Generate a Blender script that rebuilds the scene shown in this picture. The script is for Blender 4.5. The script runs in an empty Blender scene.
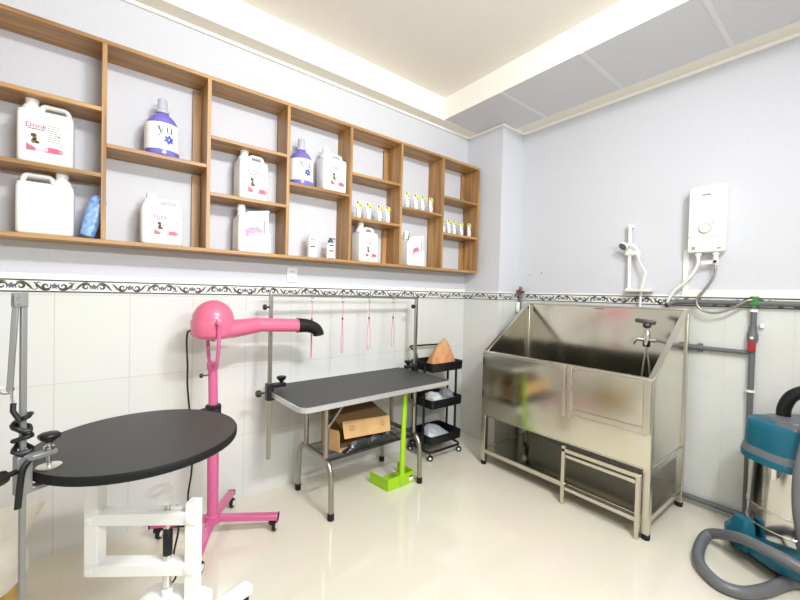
import bpy, bmesh, math, random
from mathutils import Vector, Matrix, noise
random.seed(7)
SC = bpy.context.scene
COL = SC.collection
PI = math.pi

# ------------------------------------------------------------------ materials
def lin(c):
    return tuple(((v/12.92) if v <= .04045 else ((v+.055)/1.055)**2.4) for v in c)
def rgb(r, g, b):
    return lin((r/255, g/255, b/255)) + (1,)
def mat(name, col, rough=.5, metal=0, coat=0, spec=None, trans=0, ior=None, alpha=1, sss=0):
    m = bpy.data.materials.new(name); m.use_nodes = True
    b = m.node_tree.nodes['Principled BSDF']
    b.inputs['Base Color'].default_value = col
    b.inputs['Roughness'].default_value = rough
    b.inputs['Metallic'].default_value = metal
    b.inputs['Coat Weight'].default_value = coat
    if coat: b.inputs['Coat Roughness'].default_value = .06
    if spec is not None: b.inputs['Specular IOR Level'].default_value = spec
    b.inputs['Transmission Weight'].default_value = trans
    if ior: b.inputs['IOR'].default_value = ior
    b.inputs['Alpha'].default_value = alpha
    return m
def nodes(m): return m.node_tree.nodes, m.node_tree.links, m.node_tree.nodes['Principled BSDF']
def coords(m, scale=(1,1,1), kind='Object', rot=(0,0,0)):
    N, L, b = nodes(m)
    tc = N.new('ShaderNodeTexCoord'); mp = N.new('ShaderNodeMapping')
    mp.inputs['Scale'].default_value = scale; mp.inputs['Rotation'].default_value = rot
    L.new(tc.outputs[kind], mp.inputs['Vector']); return mp
def add_noise(m, scale=(1,1,1), nscale=5, c1=None, c2=None, lo=.35, hi=.65, bump=0, bdist=.002, detail=4, rough=None, kind='Object'):
    N, L, b = nodes(m)
    mp = coords(m, scale, kind); n = N.new('ShaderNodeTexNoise')
    n.inputs['Scale'].default_value = nscale; n.inputs['Detail'].default_value = detail
    L.new(mp.outputs[0], n.inputs['Vector'])
    if c1:
        r = N.new('ShaderNodeValToRGB')
        r.color_ramp.elements[0].position = lo; r.color_ramp.elements[1].position = hi
        r.color_ramp.elements[0].color = c1; r.color_ramp.elements[1].color = c2
        L.new(n.outputs['Fac'], r.inputs[0]); L.new(r.outputs[0], b.inputs['Base Color'])
    if rough:
        mr = N.new('ShaderNodeMapRange'); mr.inputs['To Min'].default_value = rough[0]; mr.inputs['To Max'].default_value = rough[1]
        L.new(n.outputs['Fac'], mr.inputs[0]); L.new(mr.outputs[0], b.inputs['Roughness'])
    if bump:
        bp = N.new('ShaderNodeBump'); bp.inputs['Strength'].default_value = bump; bp.inputs['Distance'].default_value = bdist
        L.new(n.outputs['Fac'], bp.inputs['Height']); L.new(bp.outputs[0], b.inputs['Normal'])
    return m
def tile_mat(name, c1, c2, cg, bw, bh, ox, oz, axis, mortar, rough, bump=.0, coat=0, offs=0, wave=0):
    m = mat(name, c1, rough, coat=coat)
    N, L, b = nodes(m)
    g = N.new('ShaderNodeNewGeometry'); s = N.new('ShaderNodeSeparateXYZ'); L.new(g.outputs['Position'], s.inputs[0])
    c = N.new('ShaderNodeCombineXYZ')
    def add(out, v, dst):
        a = N.new('ShaderNodeMath'); a.operation = 'ADD'; a.inputs[1].default_value = v
        L.new(out, a.inputs[0]); L.new(a.outputs[0], dst)
    add(s.outputs[axis[0]], ox, c.inputs[0]); add(s.outputs[axis[1]], oz, c.inputs[1])
    br = N.new('ShaderNodeTexBrick'); br.offset = offs; br.squash = 1
    br.inputs['Color1'].default_value = c1; br.inputs['Color2'].default_value = c2; br.inputs['Mortar'].default_value = cg
    br.inputs['Scale'].default_value = 1; br.inputs['Mortar Size'].default_value = mortar
    br.inputs['Mortar Smooth'].default_value = .1; br.inputs['Brick Width'].default_value = bw; br.inputs['Row Height'].default_value = bh
    L.new(c.outputs[0], br.inputs['Vector']); 
    nz = N.new('ShaderNodeTexNoise'); nz.inputs['Scale'].default_value = 2.2; nz.inputs['Detail'].default_value = 6
    L.new(g.outputs['Position'], nz.inputs['Vector'])
    mx = N.new('ShaderNodeMix'); mx.data_type = 'RGBA'; mx.blend_type = 'MULTIPLY'; mx.inputs[0].default_value = .12
    L.new(br.outputs['Color'], mx.inputs[6]); L.new(nz.outputs['Color'], mx.inputs[7]); L.new(mx.outputs[2], b.inputs['Base Color'])
    bp = N.new('ShaderNodeBump'); bp.inputs['Strength'].default_value = .25; bp.inputs['Distance'].default_value = .002; bp.invert = True
    L.new(br.outputs['Fac'], bp.inputs['Height'])
    if wave:
        n2 = N.new('ShaderNodeTexNoise'); n2.inputs['Scale'].default_value = wave; n2.inputs['Detail'].default_value = 2
        L.new(g.outputs['Position'], n2.inputs['Vector'])
        b2 = N.new('ShaderNodeBump'); b2.inputs['Strength'].default_value = bump; b2.inputs['Distance'].default_value = .004
        L.new(n2.outputs['Fac'], b2.inputs['Height']); L.new(bp.outputs[0], b2.inputs['Normal']); L.new(b2.outputs[0], b.inputs['Normal'])
    else: L.new(bp.outputs[0], b.inputs['Normal'])
    return m

M = {}
M['paint'] = add_noise(mat('lavender_wallpaper', rgb(207,208,212), .75), (1,1,1), 90, rgb(204,205,209), rgb(210,211,215), .3, .7, .2, .002, 3)
M['tile_x'] = tile_mat('white_wall_tile', rgb(220,220,215), rgb(222,222,218), rgb(204,204,199), .306, .4475, 3.304+30*.306, -.4155+4.475, 'XZ', .0022, .16, .12, 0, 0, 9)
M['tile_y'] = tile_mat('white_wall_tile_side', rgb(220,220,215), rgb(222,222,218), rgb(214,214,209), .306, .4475, .1+30*.306, -.4155+4.475, 'YZ', .0022, .16, .12, 0, 0, 9)
M['floor'] = tile_mat('beige_polished_tile', rgb(229,222,203), rgb(231,224,206), rgb(225,218,199), .8, .8, .06+8, .16+8, 'XY', .0018, .09, .03, .35, 0, 3)
M['ceil'] = add_noise(mat('cream_ceiling', rgb(232,226,213), .9), (1,1,1), 30, rgb(236,231,220), rgb(239,234,224), .3, .7)
M['recess'] = mat('recess_paint', rgb(243,240,230), .8)
M['soffit'] = add_noise(mat('grey_soffit_board', rgb(184,184,190), .9), (1,1,1), 120, rgb(211,211,214), rgb(218,218,221), .3, .7)
M['joint'] = mat('soffit_joint', rgb(226,226,228), .9)
M['strip'] = mat('tan_soffit_strip', rgb(238,232,218), .8)
M['white'] = mat('white_trim', rgb(244,242,234), .45)
M['border'] = mat('border_tile', rgb(236,236,230), .2)
M['scroll'] = mat('border_scroll', rgb(72,70,67), .35)
M['flower'] = mat('border_flower', rgb(110,116,134), .35)
M['sand'] = mat('border_sand', rgb(206,192,164), .35)
def wood(name, axis):
    m = mat(name, rgb(198,156,98), .42)
    sc = {'x': (1.2,22,22), 'z': (22,22,1.2)}[axis]
    add_noise(m, sc, 1.6, rgb(136,97,52), rgb(192,149,94), .3, .7, .1, .001, 6)
    return m
M['wood_h'] = wood('oak_board_horizontal', 'x'); M['wood_v'] = wood('oak_board_vertical', 'z')
M['jug'] = mat('white_plastic', rgb(244,243,238), .38); M['jug'].node_tree.nodes['Principled BSDF'].inputs['Subsurface Weight'].default_value = 0
M['cap'] = mat('cap_plastic', rgb(240,240,236), .35)
M['lab_white'] = mat('label_white', rgb(250,248,246), .5)
M['lab_pink'] = mat('label_pink', rgb(226,92,122), .5)
M['lab_rose'] = mat('label_rose', rgb(196,96,112), .5)
M['lab_pale'] = mat('label_pale_pink', rgb(250,196,202), .5)
M['lab_grey'] = mat('label_grey_print', rgb(158,154,148), .5)
M['lab_dark'] = mat('label_dark_print', rgb(70,56,74), .5)
M['lab_red'] = mat('label_red_print', rgb(190,70,80), .5)
M['dog'] = mat('label_brown_picture', rgb(122,98,58), .6)
M['dog_dark'] = mat('label_olive_picture', rgb(74,66,44), .6)
M['violet'] = mat('violet_shampoo', rgb(122,112,196), .25, coat=.3)
M['clear'] = mat('frosted_clear_cap', rgb(214,214,226), .2, trans=.35)
M['blueflower'] = mat('label_blue_flower', rgb(62,84,176), .5)
M['ink'] = mat('label_black_print', rgb(34,34,44), .5)
M['blue_pack'] = add_noise(mat('blue_pack', rgb(120,160,215), .3, coat=.5), (1,1,1), 60, rgb(92,136,200), rgb(160,192,232), .35, .65, .5, .004)
M['green_cap'] = mat('dark_green_pump', rgb(50,96,84), .4)
M['lime_print'] = mat('label_yellow_green', rgb(214,222,70), .5)
M['leaf'] = mat('leaf_green', rgb(110,150,70), .5)
M['shrimp'] = mat('pink_print', rgb(222,96,140), .5)
M['shrimp_pale'] = mat('pale_pink_print', rgb(232,150,178), .5)
M['steel'] = add_noise(mat('brushed_stainless', rgb(214,210,198), .25, 1), (1,1,1), 2.4, None, None, bump=.10, bdist=.02, rough=(.2,.32), detail=2)
M['steel_tub'] = add_noise(mat('tub_stainless', rgb(222,218,204), .2, 1), (1,1,1), 2.0, None, None, bump=.14, bdist=.02, rough=(.10,.19), detail=1)
M['dark_handle'] = mat('dark_bronze_handle', rgb(74,68,62), .35, .3)
M['chrome'] = mat('chrome', rgb(216,214,208), .14, 1)
M['tube'] = mat('grey_steel_tube', rgb(168,165,156), .3, 1)
M['grey_arm'] = mat('grey_anodised_arm', rgb(140,140,138), .4, .5)
M['edge_black'] = mat('black_edge_strip', rgb(18,18,18), .65, spec=.3)
M['alu'] = mat('aluminium_edge', rgb(206,206,204), .35, .6)
M['black'] = mat('black_plastic', rgb(13,13,14), .45)
M['black_metal'] = mat('black_metal', rgb(13,13,14), .42)
M['rubber'] = mat('black_rubber', rgb(16,16,15), .7)
def dotted(name, c1, c2, sc, bump):
    m = mat(name, c1, .5)
    N, L, b = nodes(m); mp = coords(m, (sc,sc,sc)); v = N.new('ShaderNodeTexVoronoi'); v.inputs['Scale'].default_value = 1; v.inputs['Randomness'].default_value = .15
    L.new(mp.outputs[0], v.inputs['Vector'])
    r = N.new('ShaderNodeValToRGB'); r.color_ramp.elements[0].position = .15; r.color_ramp.elements[1].position = .5
    r.color_ramp.elements[0].color = c2; r.color_ramp.elements[1].color = c1
    L.new(v.outputs['Distance'], r.inputs[0]); L.new(r.outputs[0], b.inputs['Base Color'])
    bp = N.new('ShaderNodeBump'); bp.inputs['Strength'].default_value = bump; bp.inputs['Distance'].default_value = .002
    L.new(v.outputs['Distance'], bp.inputs['Height']); L.new(bp.outputs[0], b.inputs['Normal'])
    return m
M['mat_rubber'] = dotted('ribbed_rubber_mat', rgb(60,59,57), rgb(78,77,75), 90, .5)
M['round_rubber'] = dotted('round_rubber_mat', rgb(54,54,51), rgb(58,58,55), 140, .15)
M['pink'] = mat('pink_enamel', rgb(216,104,134), .35, coat=.25)
M['pink_dark'] = mat('pink_enamel_stand', rgb(204,96,142), .32, coat=.3)
M['leash'] = mat('pink_cord', rgb(226,120,140), .5)
M['white_metal'] = mat('white_powder_coat', rgb(246,246,242), .35)
M['card'] = add_noise(mat('cardboard', rgb(196,158,106), .8), (1,1,1), 8, rgb(190,150,98), rgb(206,168,116), .3, .7)
M['card_in'] = mat('cardboard_inside', rgb(160,124,80), .85)
M['black_bag'] = add_noise(mat('black_film', rgb(34,34,35), .22, coat=.6), (1,1,1), 24, None, None, bump=.9, bdist=.02, detail=5)
M['lime'] = mat('lime_plastic', rgb(160,206,20), .35)
M['orange_bag'] = add_noise(mat('orange_film', rgb(244,184,122), .3, trans=.5, ior=1.12, coat=.4), (1,1,1), 26, rgb(242,172,104), rgb(250,206,156), .35, .65, .9, .012, 4)
M['orange'] = mat('orange_contents', rgb(236,128,40), .5)
M['white_bag'] = add_noise(mat('white_film', rgb(236,236,230), .35, trans=.15), (1,1,1), 22, None, None, bump=.7, bdist=.015)
M['grey_bag'] = add_noise(mat('translucent_grey_film', rgb(196,200,206), .3, trans=.25), (1,1,1), 12, None, None, bump=.6, bdist=.015)
M['clear_bag'] = mat('clear_film', rgb(226,228,228), .2, trans=.75, ior=1.2)
M['heater'] = mat('heater_plastic', rgb(244,243,232), .3, coat=.2)
M['pvc'] = mat('grey_pvc', rgb(104,106,106), .4)
M['red'] = mat('red_valve', rgb(164,36,46), .35)
M['dark_red'] = mat('dark_red_handle', rgb(124,48,52), .45)
M['green'] = mat('green_tee', rgb(58,128,62), .4)
M['hose_white'] = mat('white_hose', rgb(232,230,222), .4)
M['braid'] = add_noise(mat('braided_steel', rgb(176,172,166), .35, .85), (1,1,1), 300, rgb(120,118,112), rgb(206,202,196), .4, .6)
M['teal'] = mat('teal_plastic', rgb(14,98,120), .38)
M['teal_light'] = mat('light_teal_plastic', rgb(60,150,168), .4)
M['mint'] = mat('mint_sticker', rgb(150,214,206), .4)
M['grey_plastic'] = mat('grey_plastic', rgb(108,112,116), .45)
M['hose_grey'] = mat('grey_hose', rgb(108,109,112), .38)
M['canvas'] = add_noise(mat('cream_canvas', rgb(230,224,210), .85), (1,1,1), 10, rgb(220,213,198), rgb(238,233,221), .3, .7, .5, .02)
M['gold_sack'] = add_noise(mat('golden_sack', rgb(186,146,72), .5), (1,1,1), 9, rgb(160,116,48), rgb(214,178,104), .35, .65, .5, .02)
M['tin'] = mat('silver_plate', rgb(214,212,200), .3, .7)
M['lamp'] = mat('lamp_tube', (1,1,1,1), .5)
_b = M['lamp'].node_tree.nodes['Principled BSDF']; _b.inputs['Emission Color'].default_value = (1,.98,.94,1); _b.inputs['Emission Strength'].default_value = 6

# ------------------------------------------------------------------ mesh helpers
class MB:
    def __init__(s): s.bm = bmesh.new()
    def face(s, vs, mi=0):
        try: f = s.bm.faces.new(vs); f.material_index = mi; return f
        except ValueError: return None
    def poly(s, pts, mi=0, T=None):
        return s.face([s.bm.verts.new((T @ Vector(p)) if T else Vector(p)) for p in pts], mi)
    def box(s, lo, hi, mi=0, T=None):
        x0,y0,z0 = lo; x1,y1,z1 = hi
        P = [(x0,y0,z0),(x1,y0,z0),(x1,y1,z0),(x0,y1,z0),(x0,y0,z1),(x1,y0,z1),(x1,y1,z1),(x0,y1,z1)]
        V = [s.bm.verts.new((T @ Vector(p)) if T else Vector(p)) for p in P]
        for q in ((0,3,2,1),(4,5,6,7),(0,1,5,4),(1,2,6,5),(2,3,7,6),(3,0,4,7)): s.face([V[i] for i in q], mi)
        return s
    def bar(s, a, b, w, h, mi=0, up=(0,0,1)):
        a = Vector(a); b = Vector(b); d = b-a; L = d.length; d.normalize(); up = Vector(up)
        if abs(d.dot(up)) > .99: up = Vector((1,0,0)) if abs(d.x) < .9 else Vector((0,1,0))
        sx = d.cross(up).normalized(); uz = sx.cross(d).normalized()
        T = Matrix((( sx.x, d.x, uz.x, a.x),(sx.y, d.y, uz.y, a.y),(sx.z, d.z, uz.z, a.z),(0,0,0,1)))
        return s.box((-w/2,0,-h/2),(w/2,L,h/2), mi, T)
    def rings(s, R, mi=0, cap=True, closed=False):
        V = [[s.bm.verts.new(p) for p in r] for r in R]; n = len(R[0]); m = len(V)
        for i in range(m if closed else m-1):
            a = V[i]; b = V[(i+1) % m]
            for k in range(n): s.face([a[k], a[(k+1)%n], b[(k+1)%n], b[k]], mi)
        if cap and not closed: s.face(V[0][::-1], mi); s.face(V[-1], mi)
        return s
    def tube(s, pts, r, n=10, mi=0, closed=False, radii=None, flat=1.0, up=None):
        P = [Vector(p) for p in pts]; m = len(P); R = []; nv = None
        for i in range(m):
            if closed: t = P[(i+1)%m]-P[i-1]
            else: t = P[min(i+1,m-1)]-P[max(i-1,0)]
            t.normalize()
            if nv is None:
                u = Vector(up) if up else (Vector((0,0,1)) if abs(t.z) < .9 else Vector((1,0,0)))
                nv = (u - t*u.dot(t)).normalized()
            else:
                nv = (nv - t*nv.dot(t))
                nv = nv.normalized() if nv.length > 1e-6 else t.orthogonal().normalized()
            bv = t.cross(nv); rr = radii[i] if radii else r
            R.append([P[i] + (nv*math.cos(a) + bv*math.sin(a)*flat)*rr for a in (2*PI*k/n for k in range(n))])
        return s.rings(R, mi, True, closed)
    def lathe(s, prof, c=(0,0,0), n=24, mi=0, axis=(0,0,1), a0=0, a1=2*PI, cap=True, sx=1, sy=1):
        ax = Vector(axis).normalized(); q = Vector((0,0,1)).rotation_difference(ax).to_matrix(); c = Vector(c)
        full = abs(a1-a0-2*PI) < 1e-6; k = n if full else n+1
        R = [[c + q @ Vector((r*sx*math.cos(a0+(a1-a0)*i/n), r*sy*math.sin(a0+(a1-a0)*i/n), z)) for i in range(k)] for r, z in prof]
        if full: return s.rings(R, mi, cap)
        V = [[s.bm.verts.new(p) for p in r] for r in R]
        for i in range(len(V)-1):
            for j in range(k-1): s.face([V[i][j], V[i][j+1], V[i+1][j+1], V[i+1][j]], mi)
        return s
    def ball(s, c, r, mi=0, n=16, m=10, sc=(1,1,1)):
        pr = [(max(1e-4, math.sin(PI*i/m))*r, -math.cos(PI*i/m)*r) for i in range(m+1)]
        c = Vector(c)
        R = [[c + Vector((q*math.cos(2*PI*k/n)*sc[0], q*math.sin(2*PI*k/n)*sc[1], z*sc[2])) for k in range(n)] for q, z in pr]
        return s.rings(R, mi)
    def prism(s, out, a, b, plane='xz', mi=0, T=None):
        def P(u, v, w):
            p = {'xz': (u,w,v), 'xy': (u,v,w), 'yz': (w,u,v)}[plane]
            return (T @ Vector(p)) if T else Vector(p)
        return s.rings([[P(u,v,a) for u,v in out], [P(u,v,b) for u,v in out]], mi)
    def loft(s, secs, mi=0, k=5, T=None, cap=True):
        # secs: (z, hx, hy, r, cx, cy) rounded rectangles
        R = []
        for z,hx,hy,r,cx,cy in secs:
            r = min(r, hx*.999, hy*.999); ring = []
            for qx,qy,a in ((1,1,0),(-1,1,PI/2),(-1,-1,PI),(1,-1,1.5*PI)):
                for i in range(k+1):
                    t = a+PI/2*i/k; p = Vector((cx+qx*(hx-r)+r*math.cos(t), cy+qy*(hy-r)+r*math.sin(t), z))
                    ring.append((T @ p) if T else p)
            R.append(ring)
        return s.rings(R, mi, cap)
    def ribbon(s, pts, ws, f, mi=0):
        L = []
        for i,(x,y) in enumerate(pts):
            x0,y0 = pts[max(i-1,0)]; x1,y1 = pts[min(i+1,len(pts)-1)]
            dx,dy = x1-x0,y1-y0; l = math.hypot(dx,dy) or 1; w = ws[i]/2
            L.append((s.bm.verts.new(f(x-dy/l*w, y+dx/l*w)), s.bm.verts.new(f(x+dy/l*w, y-dx/l*w))))
        for a,b in zip(L, L[1:]): s.face([a[0],a[1],b[1],b[0]], mi)
        return s
    def mesh(s, me, T, mi=0):
        V = [s.bm.verts.new(T @ v.co) for v in me.vertices]
        for p in me.polygons: s.face([V[i] for i in p.vertices], mi)
        return s
    def build(s, name, mats, parent=None, world=True, bevel=0, smooth=True, angle=40, seg=2, solid=0):
        me = bpy.data.meshes.new(name)
        bmesh.ops.recalc_face_normals(s.bm, faces=s.bm.faces) if not getattr(s, 'keepn', False) else None
        if parent is not None and world: s.bm.transform(wm(parent).inverted())
        s.bm.to_mesh(me); s.bm.free()
        for m_ in (mats if isinstance(mats, (list,tuple)) else [mats]): me.materials.append(M[m_] if isinstance(m_, str) else m_)
        if smooth:
            me.polygons.foreach_set('use_smooth', [True]*len(me.polygons)); me.set_sharp_from_angle(angle=math.radians(angle))
        o = bpy.data.objects.new(name, me); COL.objects.link(o)
        if parent is not None: o.parent = parent
        if solid:
            md = o.modifiers.new('thickness', 'SOLIDIFY'); md.thickness = solid
        if bevel:
            md = o.modifiers.new('bevel', 'BEVEL'); md.width = bevel; md.segments = seg; md.limit_method = 'ANGLE'; md.angle_limit = math.radians(50)
        return o
def wm(o):
    m = o.matrix_basis.copy()
    while o.parent: o = o.parent; m = o.matrix_basis @ m
    return m
def rebase(o, loc):
    # moves a one-mesh thing's origin to its base
    o.data.transform(Matrix.Translation(-Vector(loc))); o.location = loc; return o
def tag(o, label, cat, group=None):
    o['label'] = label; o['category'] = cat
    if group: o['group'] = group
    return o
def thing(name, label, cat, loc=(0,0,0), rz=0, group=None):
    o = bpy.data.objects.new(name, None); COL.objects.link(o); o.location = loc; o.rotation_euler = (0,0,rz); o.empty_display_size = .05
    return tag(o, label, cat, group)
def struct(o): o['kind'] = 'structure'; return o
def copy_thing(o, loc, rz=None, label=None):
    c = o.copy(); COL.objects.link(c); c.location = loc
    if rz is not None: c.rotation_euler = (0,0,rz)
    if label: c['label'] = label
    def rec(a, b):
        for ch in list(a.children):
            d = ch.copy(); COL.objects.link(d); d.parent = b; rec(ch, d)
    rec(o, c); return c
def smooth_path(pts, sub=8, closed=False):
    P = [Vector(p) for p in pts]; n = len(P); out = []
    for i in range(n if closed else n-1):
        if closed: p0,p1,p2,p3 = P[i-1],P[i],P[(i+1)%n],P[(i+2)%n]
        else: p0,p1,p2,p3 = P[max(i-1,0)],P[i],P[i+1],P[min(i+2,n-1)]
        for k in range(sub):
            t = k/sub
            out.append(.5*((2*p1)+(p2-p0)*t+(2*p0-5*p1+4*p2-p3)*t*t+(3*p1-p0-3*p2+p3)*t**3))
    if not closed: out.append(P[-1])
    return out
def arc_path(pts, r, k=5):
    # polyline with rounded corners
    P = [Vector(p) for p in pts]; out = [P[0]]
    for a,b,c in zip(P, P[1:], P[2:]):
        u = (a-b); v = (c-b); rr = min(r, u.length*.49, v.length*.49); u.normalize(); v.normalize()
        s = b+u*rr; e = b+v*rr
        for i in range(k+1):
            t = i/k; out.append((s*(1-t)+b*t)*(1-t)+(b*(1-t)+e*t)*t)
    out.append(P[-1]); return out
def text_mesh(txt, size):
    cu = bpy.data.curves.new('txt', 'FONT'); cu.body = txt; cu.size = size; cu.align_x = 'CENTER'; cu.align_y = 'CENTER'; cu.resolution_u = 2; cu.offset = size*.018
    o = bpy.data.objects.new('txt', cu); COL.objects.link(o)
    dg = bpy.context.evaluated_depsgraph_get(); me = bpy.data.meshes.new_from_object(o.evaluated_get(dg))
    bpy.data.objects.remove(o); return me
FRONT = Matrix(((1,0,0,0),(0,0,-1,0),(0,1,0,0),(0,0,0,1)))     # drawing plane (u,v,out) -> faces -y

# ------------------------------------------------------------------ camera
CAM = bpy.data.cameras.new('camera'); cam = bpy.data.objects.new('camera', CAM); COL.objects.link(cam); SC.camera = cam
Fv = Vector((.6178065,.78613282,-.01761563)); Rv = Vector((.78628385,-.61737193,.02469041)); Uv = Vector((-.00853455,.02910478,.99953993))
cx, cy, cz = -3.10695, -2.53263, 1.36
cam.matrix_world = Matrix(((Rv.x,Uv.x,-Fv.x,cx),(Rv.y,Uv.y,-Fv.y,cy),(Rv.z,Uv.z,-Fv.z,cz),(0,0,0,1)))
CAM.sensor_width = 36; CAM.sensor_fit = 'HORIZONTAL'; CAM.lens = 375.566/800*36; CAM.clip_start = .05

# ------------------------------------------------------------------ room shell
XL, YF, H = -4.5, -3.50, 3.095
ZB, ZT = 1.3228, 1.3846
A, B = .3101, .4118
struct(MB().box((XL-.1,YF-.1,-.1),(.1,.1,0)).build('floor', 'floor', smooth=False))
struct(MB().box((XL-.1,YF-.1,H),(.1,.1,H+.1)).build('ceiling', 'ceil', smooth=False))
w = MB(); w.box((XL,0,0),(.1,.1,ZB),1); w.box((XL,0,ZB),(.1,.1,H),0)
struct(w.build('wall_back', ['paint','tile_x'], smooth=False))
w = MB(); w.box((0,YF,0),(.1,0,ZB),1); w.box((0,YF,ZB),(.1,0,H),0)
struct(w.build('wall_right', ['paint','tile_y'], smooth=False))
w = MB(); w.box((XL-.1,YF,0),(XL,.1,ZB),1); w.box((XL-.1,YF,ZB),(XL,.1,H),0)
struct(w.build('wall_left', ['paint','tile_y'], smooth=False))
w = MB(); w.box((XL-.1,YF-.1,0),(.1,YF,ZB),1); w.box((XL-.1,YF-.1,ZB),(.1,YF,H),0)
struct(w.build('wall_front', ['paint','tile_x'], smooth=False))
# boxed column in the corner
w = MB()
for z0,z1,i in ((0,ZB,1),(ZB,2.905,0)):
    w.poly([(-A,0,z0),(-A,-B,z0),(-A,-B,z1),(-A,0,z1)], 2 if i else 0)
    w.poly([(-A,-B,z0),(0,-B,z0),(0,-B,z1),(-A,-B,z1)], 1 if i else 0)
w.poly([(-A,-B,2.905),(0,-B,2.905),(0,0,2.905),(-A,0,2.905)], 0)
struct(w.build('wall_corner', ['paint','tile_x','tile_y'], smooth=False))
# dropped ceiling edge
SX, SY, SZ = -.757, -.115, 2.905
w = MB()
w.box((SX,YF,SZ),(0,SY,H),0); w.box((XL,SY,SZ),(0,0,H),0)
w.bm.faces.ensure_lookup_table()
for f in w.bm.faces:
    n = f.calc_center_median()
    if abs(n.z-SZ) < 1e-4: f.material_index = 1
o = struct(w.build('trim_1', ['recess','soffit'], smooth=False))
w = MB()
for y in (-.716,-1.329,-1.942,-2.555,-3.168): w.box((SX+.002,y-.012,SZ-.003),(-.13,y+.012,SZ+.001))
struct(w.build('trim_2', 'joint', smooth=False))
w = MB(); w.box((XL,SY,SZ-.004),(-A,-.002,SZ+.001)); w.box((-.135,YF,SZ-.004),(-.002,-B-.002,SZ+.001))
struct(w.build('trim_3', 'strip', smooth=False))
# cornice strip under the soffit
w = MB(); d = .018
for a,b in (((XL,-d,2.88),(-A,0,2.902)), ((-A-d,-B-d,2.88),(-A,0,2.902)), ((-A,-B-d,2.88),(0,-B,2.902)), ((-d,YF,2.88),(0,-B,2.902))): w.box(a,b)
struct(w.build('trim_4', 'white', bevel=.003))
# white ledge strip above the tile border
w = MB(); d = .012
for a,b in (((XL,-d,ZT),(-A,0,ZT+.03)), ((-A-.004,-B-.004,ZT),(-A,0,ZT+.012)), ((-A,-B-.004,ZT),(0,-B,ZT+.012)), ((-d,YF,ZT),(0,-1.70,ZT+.03)), ((-.004,-1.70,ZT),(0,-B,ZT+.012))): w.box(a,b)
struct(w.build('trim_5', 'white', bevel=.002))
# patterned border tiles
def border(n, f, s0, s1, phase):
    w = MB(); w.keepn = True; P = .1515; hgt = ZT-ZB; mid = hgt/2
    def strip(z0,z1,e,mi): w.poly([f(s0,z0,e),f(s1,z0,e),f(s1,z1,e),f(s0,z1,e)], mi)
    strip(0,hgt,.0012,0)
    strip(0,.0065,.0024,1); strip(hgt-.006,hgt,.0024,1)
    def rib(pts, ws, mi, e=.002):
        pts2 = []; ww = []
        for (x,y),q in zip(pts,ws):
            if s0 <= x <= s1: pts2.append((x,y)); ww.append(q)
        if len(pts2) > 1: w.ribbon(pts2, [q*1.3 for q in ww], lambda a,b: f(a,b,e), mi)
    k0 = math.floor((s0-phase)/P)-1; k1 = math.ceil((s1-phase)/P)+1
    for k in range(k0, k1):
        c = phase+k*P
        for q in range(5):                      # flower
            a = PI/2+q*2*PI/5
            rib([(c+math.cos(a)*t, mid+math.sin(a)*t*1.1) for t in (.001,.005,.010,.014)], (.002,.008,.007,.001), 2, .0022)
        rib([(c-.018,mid),(c-.008,mid),(c+.008,mid),(c+.018,mid)], (.001,.005,.005,.001), 1, .0021)
        for sg in (1,-1):
            sp = []; ws = []
            for i in range(22):                 # C scroll beside the flower
                t = i/21; a = PI*1.25-t*PI*2.6; r = .019*(1-t)+.004*t
                sp.append((c+sg*(.031+r*math.cos(a)), mid-.001+r*.95*math.sin(a)*(1 if k%2 else -1))); ws.append(.0022+.0055*math.sin(PI*min(1,t*1.15)))
            rib(sp, ws, 1)
            up = 1 if k%2 else -1
            rib([(c+sg*x, mid+up*y) for x,y in ((.016,.017),(.028,.021),(.04,.019),(.052,.009),(.062,-.004),(.072,-.015),(P/2,-.019))], (.002,.004,.006,.0075,.007,.004,.002), 1)
            rib([(c+sg*x, mid+up*y) for x,y in ((.05,-.013),(.058,-.019),(.066,-.012),(.066,.002),(.06,.012),(.07,.018),(P/2,.016))], (.002,.004,.005,.004,.003,.004,.002), 3 if k%3 else 1, .0018)
    return struct(w.build('trim_%d' % n, ['border','scroll','flower','sand'], smooth=False))
border(6, lambda s,t,e: Vector((s,-e,ZB+t)), -4.3, -A, -3.304)
border(7, lambda s,t,e: Vector((-A-e,-s,ZB+t)), 0, B+.001, .05)
border(8, lambda s,t,e: Vector((s,-B-e,ZB+t)), -A-.002, 0, -.17)
border(9, lambda s,t,e: Vector((-e,-s,ZB+t)), B, 3.7, .70)

# ------------------------------------------------------------------ wall shelf
DX = [-4.037,-3.577,-3.117,-2.655,-2.195,-1.735,-1.277,-.816,-.354]
zb, zt, T2, DEP = 1.568, 2.533, .020, .19
sh = thing('wall_shelf', 'long open wooden wall shelf with staggered square compartments above the tile border', 'shelf', (-2.2,-.002,zb))
def board(nm, lo, hi, m_): return MB().box(lo,hi).build(nm, m_, sh, bevel=.0015)
board('top_board', (DX[0]-.011,-DEP,zt),(DX[-1]+.011,-.002,zt+T2), 'wood_h')
board('bottom_board', (DX[0]-.011,-DEP,zb),(DX[-1]+.011,-.002,zb+T2), 'wood_h')
for i,x in enumerate(DX): board('side_panel' if i in (0,8) else 'divider', (x-.010,-DEP,zb+T2),(x+.010,-.002,zt), 'wood_v')
levels = {0:(2.05,), 1:(1.892,2.210), 2:(2.042,), 3:(1.892,2.210), 4:(2.042,), 5:(1.888,2.205), 6:(2.036,), 7:(1.885,2.202)}
for i,zs in levels.items():
    for z in zs: board('shelf_board', (DX[i]+.010,-DEP+.002,z-.004),(DX[i+1]-.010,-.002,z+T2-.004), 'wood_h')
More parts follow.
